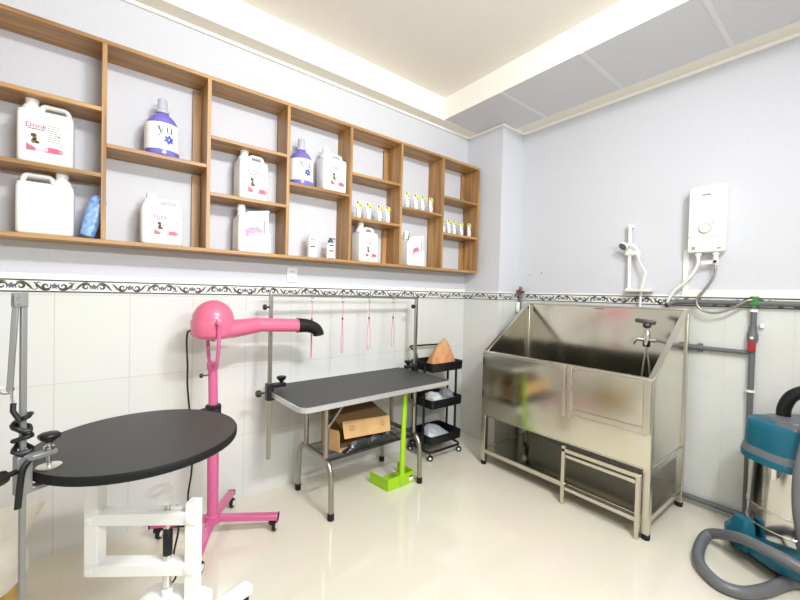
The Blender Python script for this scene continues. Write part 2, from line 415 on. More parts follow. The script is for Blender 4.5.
for i in (2,5,7):
    cuts = [zb+T2]+[z-.004 for z in levels[i]]+[zt]
    for a,b in zip(cuts, cuts[1:]):
        a2 = a if a == cuts[0] else a+T2
        if i != 2 and b == cuts[2]: continue
        board('corner_batten', (DX[i+1]-.055,-.020,a2),(DX[i+1]-.010,-.002,b-.012), 'wood_v')
def top_of(i, k=0):   # upper face of a shelf board in compartment i; -1 is the bottom board
    return zb+T2 if k < 0 else levels[i][k]+T2-.004

# ------------------------------------------------------------------ jugs
DRINK = text_mesh('Drink', .030); YIN = text_mesh('ood', .014)
def label_on(parent, w, h, y, cx=0, cz=0):
    m = MB(); m.keepn = True
    def R(u0,v0,u1,v1,mi,e): m.poly([(cx+u0*w,y-e,cz+v0*h),(cx+u1*w,y-e,cz+v0*h),(cx+u1*w,y-e,cz+v1*h),(cx+u0*w,y-e,cz+v1*h)], mi)
    R(-.5,0,.5,1,0,.0006)
    # pink wave along the bottom
    up = [(-.5,.26),(-.4,.19),(-.25,.125),(-.08,.13),(.0,.165),(.12,.21),(.3,.205),(.5,.17)]
    pts = [(u,.02) for u,_ in up]
    for (u0,v0),(u1,v1) in zip(up, up[1:]):
        mi = 2 if u1 <= -.25 else (3 if u1 <= .01 and u0 >= -.26 else 1)
        m.poly([(cx+u0*w,y-.0012,cz+.01*h),(cx+u1*w,y-.0012,cz+.01*h),(cx+u1*w,y-.0012,cz+v1*h),(cx+u0*w,y-.0012,cz+v0*h)], mi)
    R(-.02,.05,.09,.16,3,.0016); R(.40,.03,.49,.15,5,.0016)
    # seated brown dog picture
    for (u,v,a,b,mi) in ((-.29,.34,.085,.085,6),(-.27,.44,.06,.09,6),(-.30,.54,.085,.06,7),(-.33,.52,.05,.05,6),(-.20,.31,.06,.05,7)):
        m.poly([(cx+(u+a*math.cos(t))*w, y-.0016-.0002*mi, cz+(v+b*math.sin(t))*h) for t in (2*PI*k/10 for k in range(10))], mi)
    # title and print lines
    m.mesh(DRINK, Matrix.Translation((cx-.24*w,y-.0016,cz+.86*h)) @ FRONT @ Matrix.Scale(w/.12*.98,4), 8)
    R(-.46,.735,.0,.765,9,.0016)
    m.poly([(cx-.27*w,y-.0016,cz+.97*h),(cx-.21*w,y-.0016,cz+.97*h),(cx-.24*w,y-.0016,cz+1.0*h)], 9)
    for k in range(8): R(.06,.915-k*.075,.46-.06*(k%3),.948-k*.075,4,.0016)
    R(.36,.60,.42,.65,9,.0018); R(.42,.27,.45,.33,10,.0018)
    return m.build('label', ['lab_white','lab_pink','lab_rose','lab_pale','lab_grey','lab_grey','dog','dog_dark','lab_red','lab_dark','leaf'], parent, world=False, smooth=False)
JG = 'white plastic jugs on the wooden wall shelf'
def jug(lab, loc, W, HH, D=.125, flip=False, lbl=True, capr=.023, rz=0, capdrop=0, lw=None, lz=.05, lh=None, lx=0):
    t = thing('plastic_jug', lab, 'jug', loc, rz, JG)
    hb = HH*.74; hx, hy = W/2, D/2; s = -1 if flip else 1
    m = MB()
    m.loft([(0,hx-.012,hy-.012,.015,0,0),(.004,hx-.004,hy-.004,.02,0,0),(.012,hx,hy,.024,0,0),(hb*.5,hx,hy,.024,0,0),(hb-.006,hx,hy,.024,0,0),(hb,hx-.003,hy-.003,.022,0,0),(hb+.008,hx-.001,hy-.001,.022,0,0),(hb+.012,hx-.005,hy-.007,.022,0,0),(hb+.017,hx-.020,hy-.020,.03,0,0)])
    nx = s*(-hx+.045)
    m.lathe([(.040,hb+.005),(.036,hb+.030),(.027,hb+.046),(.022,hb+.05),(.021,hb+.064)], (nx,0,0), 20)
    m.build('body', 'jug', t, world=False)
    m = MB()       # arched carrying handle
    xa, xb, zh = s*(-hx+.080), s*(hx-.018), HH*.955-.012
    m.tube(arc_path([(xa-s*.010,0,hb+.010),(xa+s*.004,0,zh),(xb-s*.010,0,zh),(xb,0,zh-.022),(xb,0,hb+.005)], .012), .0112, 10, flat=1.7, up=(1,0,0))
    m.build('handle', 'jug', t, world=False)
    m = MB(); zc = hb+.056-capdrop
    R = []
    for r,z in ((capr*.98,zc),(capr,zc+.002),(capr,zc+.026),(capr*.93,zc+.031)):
        R.append([Vector((nx+(r+(.0009 if k%2 else 0))*math.cos(2*PI*k/36),(r+(.0009 if k%2 else 0))*math.sin(2*PI*k/36),z)) for k in range(36)])
    m.rings(R).build('cap', 'cap', t, world=False)
    if lbl: label_on(t, lw or W*.62, lh or hb*.64, -hy, lx, lz)
    return t
s0 = top_of(1,0); y0 = -.107
jug('white jug with pink dog label, standing above a jug without any label', (-3.326,y0,top_of(1,0)), .192, .305, lw=.122, lh=.132, lz=.052, lx=-.002)
jug('white jug without label on the bottom board beside a blue packet', (-3.326,y0,top_of(1,-1)), .198, .300, flip=True, lbl=False)
jug('white jug with pink dog label on the bottom board, directly below a violet bottle', (-2.868,y0,top_of(2,-1)), .190, .268, lw=.112, lh=.112, lz=.052, lx=.018, capdrop=.012, capr=.021)
jug('white jug with pink dog label above the jug with a grip slot', (-2.400,y0,top_of(3,0)), .176, .302, rz=math.radians(5), lw=.115, lh=.150, lz=.040, lx=.016)
jug('white jug with pink dog label standing right of a violet pump bottle', (-1.848,y0,top_of(4,0)), .190, .295, rz=math.radians(5), lw=.112, lh=.138, lz=.045, lx=.012)
jug('white jug with pink dog label on the bottom board under four small tubes', (-1.555,y0,top_of(5,-1)), .178, .285, rz=math.radians(6), lw=.105, lh=.125, lz=.04, lx=.012)

def slot_jug(lab, loc, W, HH, strong, rz=0, D=.12):
    t = thing('plastic_jug', lab, 'jug', loc, rz, JG); hx = W/2
    m = MB(); hy = D/2; zs = HH*.80; zr = HH*.93
    # left body with slanted shoulder, grip strip at the right beside an open slot
    x0, xs0, xs1, x1 = -hx, hx*.52, hx*.74, hx
    out = [(x0+.006,0),(x1,0),(x1-.002,HH*.42),(x1-.018,HH*.55),(x1-.018,zr),(x1-.006,zr+.012),(x1-.02,zr+.02),(x0+.06,zs+.03),(x0+.012,zs+.006),(x0,zs-.015),(x0,.01)]
    m.prism(out, -hy, hy)
    body = m.build('body', 'jug', t, world=False, bevel=.010, seg=3)
    m = MB(); m.loft([(HH*.46,.0055,.002,.0018,0,0),(HH*.76,.0055,.002,.0018,0,0)], T=Matrix.Translation((hx*.52,-hy-.0005,0)))
    m.build('grip_slot', 'lab_grey', t, world=False)
    m = MB(); m.lathe([(.026,zs-.02),(.024,zs+.012),(.02,zs+.03),(.019,zs+.04)], (x0+.032,0,0), 20)
    m.lathe([(.023,zs+.034),(.024,zs+.036),(.023,zs+.07),(.021,zs+.073)], (x0+.032,0,0), 24)
    m.build('cap', 'cap', t, world=False)
    m = MB(); m.keepn = True
    for (u,v,a,b) in ((-.015,.50,.022,.020),(-.032,.47,.016,.014),(.004,.545,.013,.017),(-.04,.38,.010,.009),(.016,.50,.010,.014)) if strong else ((-.02,.50,.026,.020),(-.045,.47,.020,.016),(.010,.535,.016,.018),(-.05,.38,.012,.010),(.028,.50,.012,.014)):
        m.poly([(u*1.0+a*math.cos(q), -hy-.0015-.0003*a*30, v*HH+b*math.sin(q)) for q in (2*PI*k/12 for k in range(12))], 0)
    m.ribbon([(-.03,.60*HH),(-.018,.63*HH),(-.004,.655*HH)], (.001,.003,.001), lambda a,b: Vector((a,-hy-.0016,b)), 0)
    m.ribbon([(-.04,.47*HH),(-.01,.485*HH),(.015,.475*HH)], (.001,.004,.001), lambda a,b: Vector((a,-hy-.0032,b)), 1)
    m.build('printed_mark', ['shrimp' if strong else 'shrimp_pale', 'lab_pale'], t, world=False, smooth=False)
    return t
slot_jug('white jug with slanted top, upright grip slot and faint pink mark', (-2.388,-.107,top_of(3,-1)), .200, .270, False, math.radians(3))
sj = slot_jug('white jug with bright pink printed mark in the bottom of the compartment below four tubes', (-1.090,-.107,top_of(6,-1)), .200, .262, True, math.radians(5))
m = MB(); m.prism([(0,.20),(.006,.21),(.011,.262),(.006,.258),(-.003,.225)], -.003, .003, T=Matrix.Translation((-.100,-.062,.0)))
m.build('green_tag', 'leaf', sj, world=False)

# violet bottles
YU_FLOWER = None
def yu_bottle(lab, loc, R, HH, rz, pump):
    t = thing('shampoo_bottle', lab, 'bottle', loc, rz, 'violet bottles on the wall shelf')
    hb = HH*.575
    m = MB(); m.lathe([(R*.86,0),(R*.97,.004),(R,.012),(R,hb*.6),(R*.985,hb*.82),(R*.90,hb),(R*.74,hb+HH*.085),(R*.52,hb+HH*.14),(R*.38,hb+HH*.165),(.026,hb+HH*.18),(.024,hb+HH*.20)], n=32)
    m.build('body', 'violet', t, world=False)
    m = MB(); z = hb+HH*.185
    m.lathe([(.031,z),(.033,z+.004),(.033,z+.014),(.025,z+.022),(.023,z+.028),(.0225,HH-.004),(.0195,HH)], n=24)
    m.build('cap', 'clear', t, world=False)
    # wrapped label facing -y
    z0, z1 = HH*.10, HH*.535; r = R+.0009
    m = MB(); m.keepn = True
    a0, a1 = -PI/2-1.45, -PI/2+1.45
    m.lathe([(r,z0),(r,z1)], n=30, a0=a0, a1=a1, mi=0)
    def on(u, v, e=.0006):
        a = -PI/2+u/r; return Vector(((r+e)*math.cos(a),(r+e)*math.sin(a),v))
    zm = (z0+z1)/2; k = R/.077
    def st(pts, ws, mi=1, e=.0006): m.ribbon([(x*k, z0+(z1-z0)*(y if mi == 3 else y*.90)) for x,y in pts], [q*k for q in ws], lambda a,b: on(a,b,e), mi)
    # 'y'
    st([(-.018,.92),(-.012,.80),(-.006,.68)], (.006,.006,.005)); st([(.006,.92),(-.003,.74),(-.010,.60),(-.017,.555),(-.022,.57)], (.0025,.003,.003,.004,.005), e=.0008)
    st([(-.024,.925),(-.010,.925)], (.003,.003)); st([(.000,.925),(.011,.925)], (.003,.003))
    # 'u' with acute
    st([(.020,.92),(.020,.76),(.023,.70),(.031,.69),(.038,.74)], (.0055,.0055,.005,.004,.003)); st([(.040,.92),(.040,.68)], (.0055,.0055), e=.0008)
    st([(.015,.925),(.022,.925)], (.003,.003)); st([(.035,.925),(.042,.925)], (.003,.003)); st([(.028,.985),(.036,1.06)], (.0025,.005), e=.0009)
    # blue flower
    for q in range(6):
        a = .4+q*PI/3; cx_, cz_ = .028*k, z0+(z1-z0)*.38
        m.ribbon([(cx_+math.cos(a)*s_*k, cz_+math.sin(a)*s_*k) for s_ in (.002,.010,.018,.025)], (.006*k,.016*k,.013*k,.002*k), lambda a_,b_: on(a_,b_,.0006+.0001*q), 2)
    m.poly([on(.028*k+.003*math.cos(q), z0+(z1-z0)*.38+.003*math.sin(q), .0016) for q in (2*PI*j/8 for j in range(8))], 0)
    for j in range(12):
        v = .86-j*.062
        st([(-.085,v),(-.052+.004*(j%3),v)], (.0028,.0028), 3); st([(.066,v),(.088,v)], (.0028,.0028), 3)
    for j in range(4): st([(-.03,.52-j*.06),(-.008,.52-j*.06)], (.002,.002), 3)
    m.build('label', ['lab_white','ink','blueflower','lab_grey'], t, world=False)
    return t
yu_bottle('round violet bottle labelled yú with clear cap, standing alone in the second column', (-2.870,-.105,top_of(2,0)), .081, .318, math.radians(-4), False)
yu_bottle('round violet bottle labelled yú standing left of a white jug', (-2.075,-.100,top_of(4,0)), .081, .322, math.radians(-10), True)

# small bottles
def small_bottle(lab, loc, R, HH, dark):
    t = thing('small_bottle', lab, 'bottle', loc, math.radians(-12), 'small white bottles on the bottom board')
    m = MB()
    hb = HH*.80 if not dark else HH*.76
    m.lathe([(R*.9,0),(R,.003),(R,hb-.012),(R*.9,hb-.004),(R*.5,hb+.002),(R*.42,hb+.008)], n=24)
    m.build('body', 'jug', t, world=False)
    m = MB()
    if dark:
        m.lathe([(R*.62,hb+.003),(R*.62,hb+.020),(R*.3,hb+.024),(R*.26,HH-.010),(R*.4,HH-.008),(R*.4,HH)], n=20)
        m.bar((0,0,HH-.004),(R*1.1,-.01,HH-.006), .008, .007)
    else: m.lathe([(R*.60,hb+.002),(R*.60,hb+.024),(R*.34,hb+.03),(R*.26,HH-.004),(R*.2,HH)], n=20)
    m.build('pump' if dark else 'cap', 'green_cap' if dark else 'cap', t, world=False)
    m = MB(); m.keepn = True; r = R+.0007
    def st(u0,u1,v,wd,mi):
        m.ribbon([(u0+(u1-u0)*i/4, v*hb) for i in range(5)], [wd]*5, lambda a,b: Vector((r*math.cos(-PI/2+a/r),r*math.sin(-PI/2+a/r),b)), mi)
    st(-.016,.016,.84,.012,1 if dark else 2); st(-.014,.014,.66,.006,2); st(-.017,.017,.50,.010,0); st(-.012,.010,.36,.005,2)
    for j in range(3): st(-.016,.012,.30-j*.05,.003,2)
    if dark: st(-.024,.024,.03,.008,0)
    m.build('label', ['lab_dark','green_cap','lab_grey'], t, world=False)
    return t
small_bottle('taller small white bottle with white cap on the bottom board', (-1.996,-.13,top_of(4,-1)), .031, .185, False)
small_bottle('shorter small white bottle with dark green pump on the bottom board', (-1.856,-.13,top_of(4,-1)), .029, .150, True)

# cream tubes standing on their caps
def tube_proto(lab, loc, rz):
    t = thing('cream_tube', lab, 'tube', loc, rz, 'white cream tubes on the wall shelf')
    m = MB(); n = 20; HH = .128; R = []
    for z,rx,ry in ((.022,.017,.017),(.03,.0185,.0175),(.06,.0205,.0145),(.09,.0225,.009),(.112,.0242,.0035),(.128,.0245,.0014)):
        R.append([Vector((rx*math.cos(2*PI*k/n), ry*math.sin(2*PI*k/n), z)) for k in range(n)])
    m.rings(R).build('body', 'jug', t, world=False)
    MB().lathe([(.0155,0),(.0165,.002),(.0165,.021),(.014,.0225)], n=20).build('cap', 'cap', t, world=False)
    m = MB(); m.keepn = True
    y = lambda v: -(.0182-(v-.03)*.165)-.0012
    def P(u,v,e=0): return (u,y(v)-e,v)
    m.poly([P(-.021,.098),P(.0,.092),P(.021,.094),P(.0235,.118),P(.004,.124),P(-.022,.122)], 0)
    m.poly([P(-.004,.092,.0008),P(.014,.088,.0008),P(.019,.098,.0008),P(.006,.101,.0008)], 3)
    m.poly([P(-.022,.112,.0012),P(-.008,.110,.0012),P(-.006,.121,.0012),P(-.016,.126,.0012),P(-.023,.123,.0012)], 1)
    m.poly([P(-.006,.060),P(.006,.060),P(.006,.075),P(-.006,.075)], 2); m.poly([P(-.005,.045),P(.006,.045),P(.006,.049),P(-.005,.049)], 2)
    m.build('label', ['lime_print','lab_dark','lab_grey','leaf'], t, world=False, smooth=False)
    return t
words = ['leftmost','second from left','third from left','fourth from left']
TP = None
def place_tubes(xs, z, where, total, y=-.13):
    global TP
    for i,x in enumerate(xs):
        w_ = 'leftmost' if i == 0 else ('rightmost' if i == total-1 else ['','second from left','third from left','fourth from left'][i])
        lab = '%s of %s white tubes with yellow tops %s' % (w_, ['','','','','four','five'][total], where)
        loc = (x, y+random.uniform(-.006,.006), z); rz = math.radians(random.uniform(4,16))
        if TP is None: TP = tube_proto(lab, loc, rz)
        else: copy_thing(TP, loc, rz, lab)
place_tubes((-1.640,-1.552,-1.452,-1.377), top_of(5,0), 'above a labelled jug', 4, -.145)
place_tubes((-1.186,-1.094,-1.015,-.926), top_of(6,0), 'above a bright pink marked jug', 4, -.145)
place_tubes((-.768,-.695,-.622,-.528,-.433), top_of(7,0), 'in the far right column', 5, -.145)

# blue packet leaning on the divider
m = MB(); m.loft([(0,.022,.040,.012,0,0),(.01,.030,.052,.018,0,0),(.11,.034,.055,.02,0,0),(.20,.030,.052,.018,0,0),(.215,.016,.040,.012,0,0)])
for v in m.bm.verts: v.co += Vector((noise.noise(v.co*40),noise.noise(v.co*40+Vector((7,0,0))),0))*.005
o = m.build('blue_packet', 'blue_pack'); o.location = (-3.182,-.100,top_of(1,-1)+.009); o.rotation_euler = (0,math.radians(14),0)
tag(o, 'blue plastic wrapped packet leaning against a shelf divider beside unlabelled jug', 'packet')

# wall outlet
t = thing('wall_outlet', 'white double wall outlet under the wooden shelf', 'outlet', (-2.083,0,1.417))
MB().box((-2.121,-.012,1.418),(-2.046,0,1.523)).build('plate', 'white', t, bevel=.004)
for z in (1.447,1.494):
    m = MB(); m.box((-2.102,-.014,z-.015),(-2.064,-.011,z+.015),0)
    for x in (-2.092,-2.074): m.box((x-.002,-.0146,z-.006),(x+.002,-.0138,z+.006),1)
    m.build('socket', ['cap','grey_plastic'], t)

# ------------------------------------------------------------------ water heater
HY, HZ0, HZ1, HD = (-1.742,-1.930), 1.672, 2.100, .085
t = thing('water_heater', 'white electric water heater mounted on the right wall above the pipe', 'water heater', (0,-1.836,1.672))
def rot_wall():   # local x along -y of the world, local y out of wall -> -x
    return Matrix(((0,-1,0,0),(-1,0,0,0),(0,0,1,0),(0,0,0,1)))
yc = (HY[0]+HY[1])/2; hw = (HY[0]-HY[1])/2
m = MB(); TW = Matrix.Translation((0,yc,0)) @ rot_wall()
# TW maps (u, v, z) -> x=-v, y=yc-u
m.box((-hw,.003,HZ0),(hw,HD-.008,HZ1), 0, TW); m.build('casing', 'heater', t, bevel=.016, seg=4)
m = MB(); m.prism([(-hw+.003,1.772),(hw-.003,1.772),(hw-.003,HZ1-.012),(hw-.02,HZ1-.003),(-hw+.02,HZ1-.003),(-hw+.003,HZ1-.012)], HD-.012, HD, 'xz', 0, TW); m.build('upper_cover', 'heater', t, bevel=.005)
m = MB(); m.prism([(-hw+.003,HZ0+.01),(-hw+.014,HZ0+.003),(hw-.014,HZ0+.003),(hw-.003,HZ0+.01),(hw-.003,1.768),(-hw+.003,1.768)], HD-.012, HD-.002, 'xz', 0, TW); m.build('lower_cover', 'heater', t, bevel=.004)
m = MB(); m.lathe([(.029,0),(.029,.010),(.026,.013),(.0,.013)], (-HD,yc+.003,1.825), 28, axis=(-1,0,0)); m.box((-.003,HD+.012,1.83),(.003,HD+.0145,1.85),0,Matrix.Translation((0,yc,0)) @ rot_wall()); m.build('dial', 'heater', t, bevel=.002)
m = MB(); m.lathe([(.031,0),(.034,.0),(.034,.002),(.031,.002)], (-HD,yc+.003,1.825), 28, axis=(-1,0,0), cap=False); m.build('dial_ring', 'lab_grey', t)
m = MB(); m.keepn = True
for k in range(8): m.box((-.024+k*.006,HD+.0001,2.036),(-.024+k*.006+.0045,HD+.0008,2.044),0,TW)
m.box((.030,HD+.0001,1.853),(.042,HD+.0008,1.857),0,TW); m.build('brand_mark', 'lab_dark', t, smooth=False)
m = MB(); m.box((-.070,HD-.0021,1.690),(-.050,HD-.0008,1.712),0,TW); m.box((.035,HD-.0021,1.690),(.038,HD-.0008,1.735),0,TW); m.box((.06,HD-.0021,1.690),(.08,HD-.0008,1.700),0,TW); m.build('indicator', 'lab_grey', t, smooth=False)
for y in (yc+.040,yc-.050): MB().lathe([(.016,0),(.018,.004),(.018,.016),(.012,.02),(.011,.035)], (-.05,y,HZ0), 18, axis=(0,0,-1)).build('connector', 'white', t)
m = MB(); m.tube(smooth_path([(-.05,-1.796,1.64),(-.052,-1.795,1.60),(-.058,-1.775,1.545),(-.06,-1.73,1.48),(-.06,-1.68,1.43),(-.06,-1.648,1.375),(-.055,-1.635,1.345)]), .0095, 10); m.build('outlet_hose', 'hose_white', t)
m = MB(); m.lathe([(.012,.0),(.014,.004),(.014,.05),(.010,.055)], (-.05,-1.886,1.645), 16, axis=(0,0,-1)); m.bar((-.052,-1.886,1.61),(-.06,-1.815,1.606), .022, .022); m.lathe([(.011,0),(.013,.003),(.013,.012)], (-.062,-1.888,1.612), 14, 0, axis=(-1,0,0)); m.build('feed_valve', 'white', t, bevel=.002)
MB().lathe([(.009,0),(.009,.006),(.004,.008)], (-.075,-1.888,1.612), 12, axis=(-1,0,0)).build('valve_screw', 'black', t)
m = MB(); m.tube(smooth_path([(-.05,-1.886,1.592),(-.052,-1.888,1.56),(-.055,-1.875,1.50),(-.058,-1.835,1.43),(-.060,-1.80,1.37),(-.062,-1.812,1.315),(-.063,-1.87,1.285),(-.063,-1.94,1.298),(-.060,-2.0,1.335),(-.055,-2.045,1.368),(-.045,-2.068,1.370),(-.03,-2.072,1.355)]), .0075, 10); m.build('braided_hose', 'braid', t)

# cable trunking beside the heater
m = MB(); m.box((-.012,-1.735,1.414),(-.001,-1.705,1.70)); m.box((-.0126,YF+.01,1.414),(-.0005,-1.735,1.432)); o = m.build('cable_trunking', 'white', bevel=.002)
tag(o, 'white square cable trunking turning a corner below the water heater', 'cable trunking'); rebase(o, (0,-1.72,1.414))

# ------------------------------------------------------------------ shower rail
t = thing('shower_rail', 'white hand shower on a short rail with soap dish above the steel tub', 'shower', (0,-1.40,1.42))
MB().tube([(-.042,-1.385,1.425),(-.042,-1.378,1.905)], .0115, 14).build('rail', 'white', t)
for z in (1.900,1.430): MB().bar((-.001,-1.379,z),(-.05,-1.379,z), .03, .024).build('wall_bracket', 'white', t, bevel=.004)
m = MB(); m.loft([(1.416,.085,.045,.02,0,0),(1.428,.088,.05,.02,0,0),(1.432,.088,.05,.02,0,0),(1.432,.08,.043,.018,0,0),(1.424,.078,.04,.018,0,0)], T=Matrix.Translation((-.054,-1.455,0)) @ Matrix.Rotation(PI/2,4,'Z')); m.build('soap_dish', 'white', t)
m = MB(); m.lathe([(.018,-.022),(.020,-.02),(.020,.02),(.018,.022)], (-.042,-1.382,1.70), 16); m.bar((-.05,-1.36,1.70),(-.06,-1.455,1.695), .03, .026); m.build('slider', 'white', t, bevel=.003)
m = MB(); d = Vector((-.75,.30,-.60)).normalized(); c = Vector((-.095,-1.355,1.748)); m.lathe([(.010,-.035),(.024,-.022),(.034,-.006),(.034,.0),(.030,.004)], c, 24, axis=d)
m.tube(smooth_path([c-d*.02,(-.075,-1.40,1.755),(-.066,-1.43,1.735),(-.062,-1.444,1.70),(-.06,-1.447,1.665)]), .0115, 12); m.build('shower_head', 'white', t)
MB().lathe([(.029,0),(.029,.002),(.027,.003)], c+d*.004, 22, axis=d).build('spray_face', 'grey_plastic', t)
m = MB(); m.tube(smooth_path([(-.06,-1.447,1.67),(-.062,-1.458,1.63),(-.066,-1.488,1.575),(-.068,-1.498,1.545),(-.066,-1.485,1.48),(-.056,-1.472,1.42),(-.048,-1.466,1.36),(-.046,-1.464,1.318),(-.046,-1.464,1.25),(-.046,-1.464,1.10)]), .008, 10); m.build('shower_hose', 'hose_white', t)

# two small screws left in the wall
for (y,z,lb) in ((-.526,1.561,'left of two small dark screws in the wall above the corner valve'),(-.648,1.576,'right of two small dark screws in the wall above the corner valve')):
    o = MB().lathe([(.002,0),(.002,.006),(.0055,.007),(.004,.011)], (0,0,0), 10, axis=(-1,0,0)).build('wall_screw', 'grey_plastic'); o.location = (-.0005,y,z); tag(o, lb, 'screw', 'screws in the right wall')

# ------------------------------------------------------------------ pipes
t = thing('water_pipe', 'grey plastic water pipe running along the tile border and down the right wall', 'pipe', (-.03,-2.07,1.05))
px_ = -.030
m = MB(); m.tube(arc_path([(px_-.030,-1.632,1.325),(px_,-1.66,1.349),(px_,-1.75,1.352),(px_,YF+.02,1.356)], .03), .0165, 14); m.build('horizontal_pipe', 'pvc', t)
MB().lathe([(.0125,0),(.0125,.002)], (px_-.033,-1.6295,1.3225), 14, axis=(-.7,.66,-.55)).build('pipe_mouth', 'black', t)
MB().tube([(px_,-2.072,1.345),(px_,-2.070,.055)], .0150, 14).build('vertical_pipe', 'pvc', t)
m = MB(); m.lathe([(.018,-.022),(.020,-.020),(.020,.020),(.018,.022)], (px_,-2.072,1.352), 18, axis=(0,1,0)); m.lathe([(.021,0),(.021,.03),(.019,.032)], (px_,-2.072,1.362), 18); m.build('green_tee', 'green', t)
MB().lathe([(.0195,0),(.0205,.002),(.0205,.014),(.0195,.016)], (px_,-2.072,1.300), 18).build('collar', 'white', t)
m = MB(); m.lathe([(.019,0),(.023,.004),(.026,.02),(.026,.05),(.020,.065),(.019,.10)], (px_,-2.071,1.115), 18); m.build('valve_body', 'pvc', t)
MB().box((px_-.034,-2.090,1.062),(px_-.010,-2.054,1.125)).build('valve_handle', 'red', t, bevel=.005)
MB().lathe([(.0085,0),(.0085,.004),(.004,.006)], (px_-.026,-2.071,1.145), 12, axis=(-1,0,0)).build('valve_cap', 'white', t)
for z in (.815,): MB().lathe([(.0165,0),(.0225,0),(.0225,.014),(.0165,.014)], (px_,-2.070,z), 18, cap=False).build('pipe_clip', 'white', t)
MB().box((-.022,-2.118,1.205),(-.001,-2.098,1.232)).build('wall_clip', 'white', t, bevel=.004)
m = MB(); m.tube([(px_,-2.068,1.052),(px_,-1.69,1.053),(px_,-1.60,1.053)], .0135, 14); m.lathe([(.018,0),(.018,.05)], (px_,-1.80,1.053), 16, axis=(0,1,0)); m.build('branch_pipe', 'pvc', t)
MB().box((-.028,-1.83,1.025),(-.001,-1.805,1.08)).build('branch_clip', 'pvc', t, bevel=.004)
o = MB().tube(arc_path([(-.026,-1.30,.055),(-.026,-1.99,.052),(-.026,YF+.02,.045)], .02), .0165, 14).build('floor_pipe', 'pvc')
tag(o, 'grey plastic pipe lying along the foot of the right wall', 'pipe'); rebase(o, (-.026,-1.9,.035))
t = thing('corner_valve', 'grey pipe stub with dark red valve handle in the corner behind the tub', 'valve', (-.035,-.455,0))
MB().lathe([(.013,.002),(.013,1.37),(.017,1.37),(.017,1.42)], (-.035,-.452,0), 14).build('pipe', 'pvc', t)
m = MB(); m.bar((-.05,-.425,1.405),(-.055,-.505,1.400), .022, .022); m.lathe([(.016,0),(.016,.03)], (-.05,-.455,1.395), 14); m.build('handle', 'dark_red', t, bevel=.004)
MB().lathe([(.012,0),(.014,.003),(.014,.026),(.011,.03)], (-.040,-.458,1.422), 14).build('cap', 'grey_plastic', t)
MB().lathe([(.017,0),(.018,.005),(.018,.085),(.014,.09)], (-.045,-.440,1.215), 14).build('white_filter', 'white', t)

# ------------------------------------------------------------------ dog bathing tub
X0, X1, Y0, Y1 = -.70, -.085, -.575, -1.775       # front, back, left, right
ZF, ZK, ZP = .915, 1.295, .405                    # front rim, back rim, tub underside
t = thing('pet_bathing_tub', 'large stainless steel dog bathing tub with sloping sides and tall splash back', 'bathtub', (-.39,-1.175,0))
PW = .040
for (x,y,zt_) in ((X0+PW/2,Y0-PW/2,ZF),(X0+PW/2,Y1+PW/2,ZF),(X1-PW/2,Y0-PW/2,ZK),(X1-PW/2,Y1+PW/2,ZK)):
    l = MB().box((x-PW/2,y-PW/2,.03),(x+PW/2,y+PW/2,zt_-.002)).build('leg', 'steel', t, bevel=.003)
    MB().lathe([(.021,0),(.023,.004),(.023,.032),(.02,.034)], (x,y,0), 16).build('foot', 'rubber', l)
ft = .004
MB().box((X0-ft,Y1+.002,ZP),(X0+.010,Y0-.002,ZF-.012)).build('front_panel', 'steel_tub', t, bevel=.002)
m = MB(); m.box((X0-ft-.003,Y1+.001,ZF-.024),(X0+PW,Y0-.001,ZF)); m.build('front_rim', 'steel', t, bevel=.004)
m = MB(); m.box((X0-ft-.0012,-1.262,.578),(X0-ft+.001,Y0-.035,.588)); m.build('panel_seam', 'chrome', t, bevel=.001)
# door panel at the right with its guide channels
m = MB(); m.box((X0-ft-.006,Y1+.045,.640),(X0-ft,-1.345,.895)); m.build('lift_door', 'steel_tub', t, bevel=.002)
for y in (-1.262,-1.305): MB().box((X0-ft-.016,y-.012,.575),(X0-ft,y+.012,ZF-.005)).build('door_guide', 'steel', t, bevel=.003)
MB().box((X0-ft-.014,Y1+.006,.600),(X0-ft,Y1+.044,ZF-.006)).build('door_guide', 'steel', t, bevel=.003)
m = MB(); m.box((X0-ft-.010,Y1+.03,.612),(X0-ft,-1.318,.634)); m.box((X0-ft-.004,Y1+.03,.583),(X0-ft,-1.318,.598)); m.build('door_sill', 'steel', t, bevel=.003)
MB().box((X1-.012,Y1+.002,ZP),(X1-.004,Y0-.002,ZK)).build('back_panel', 'steel_tub', t, bevel=.001)
m = MB(); m.box((X1-.030,Y1+.001,ZK-.002),(X1,Y0-.001,ZK+.010)); m.build('back_rim', 'steel', t, bevel=.003)
for y,s in ((Y0,-1),(Y1,1)):
    m = MB(); m.prism([(X0+.002,ZP),(X1-.004,ZP),(X1-.004,ZK),(X1-.05,ZK),(X0+.05,ZF),(X0+.002,ZF)], y+s*.010, y+s*.016, 'xz'); m.build('side_panel', 'steel_tub', t, bevel=.001)
    m = MB(); m.bar((X0+.020,y+s*.016,ZF-.006),(X1-.03,y+s*.016,ZK), .034, .018, up=(0,0,1)); m.build('sloping_rim', 'steel', t, bevel=.003)
MB().box((X0+.01,Y1+.016,ZP+.03),(X1-.012,Y0-.016,ZP+.038)).build('basin_floor', 'steel_tub', t)
m = MB()
for k in range(14):
    y = Y0-.08-k*.08
    m.box((X0+.08,y-.012,ZP+.20),(X1-.06,y+.012,ZP+.206))
m.box((X0+.075,Y1+.05,ZP+.185),(X0+.095,Y0-.05,ZP+.20)); m.box((X1-.075,Y1+.05,ZP+.185),(X1-.055,Y0-.05,ZP+.20))
for x in (X0+.085,X1-.065):
    for y in (Y0-.06,Y1+.06): m.box((x-.01,y-.01,ZP+.038),(x+.01,y+.01,ZP+.19))
m.build('basin_grate', 'steel', t)
m = MB()
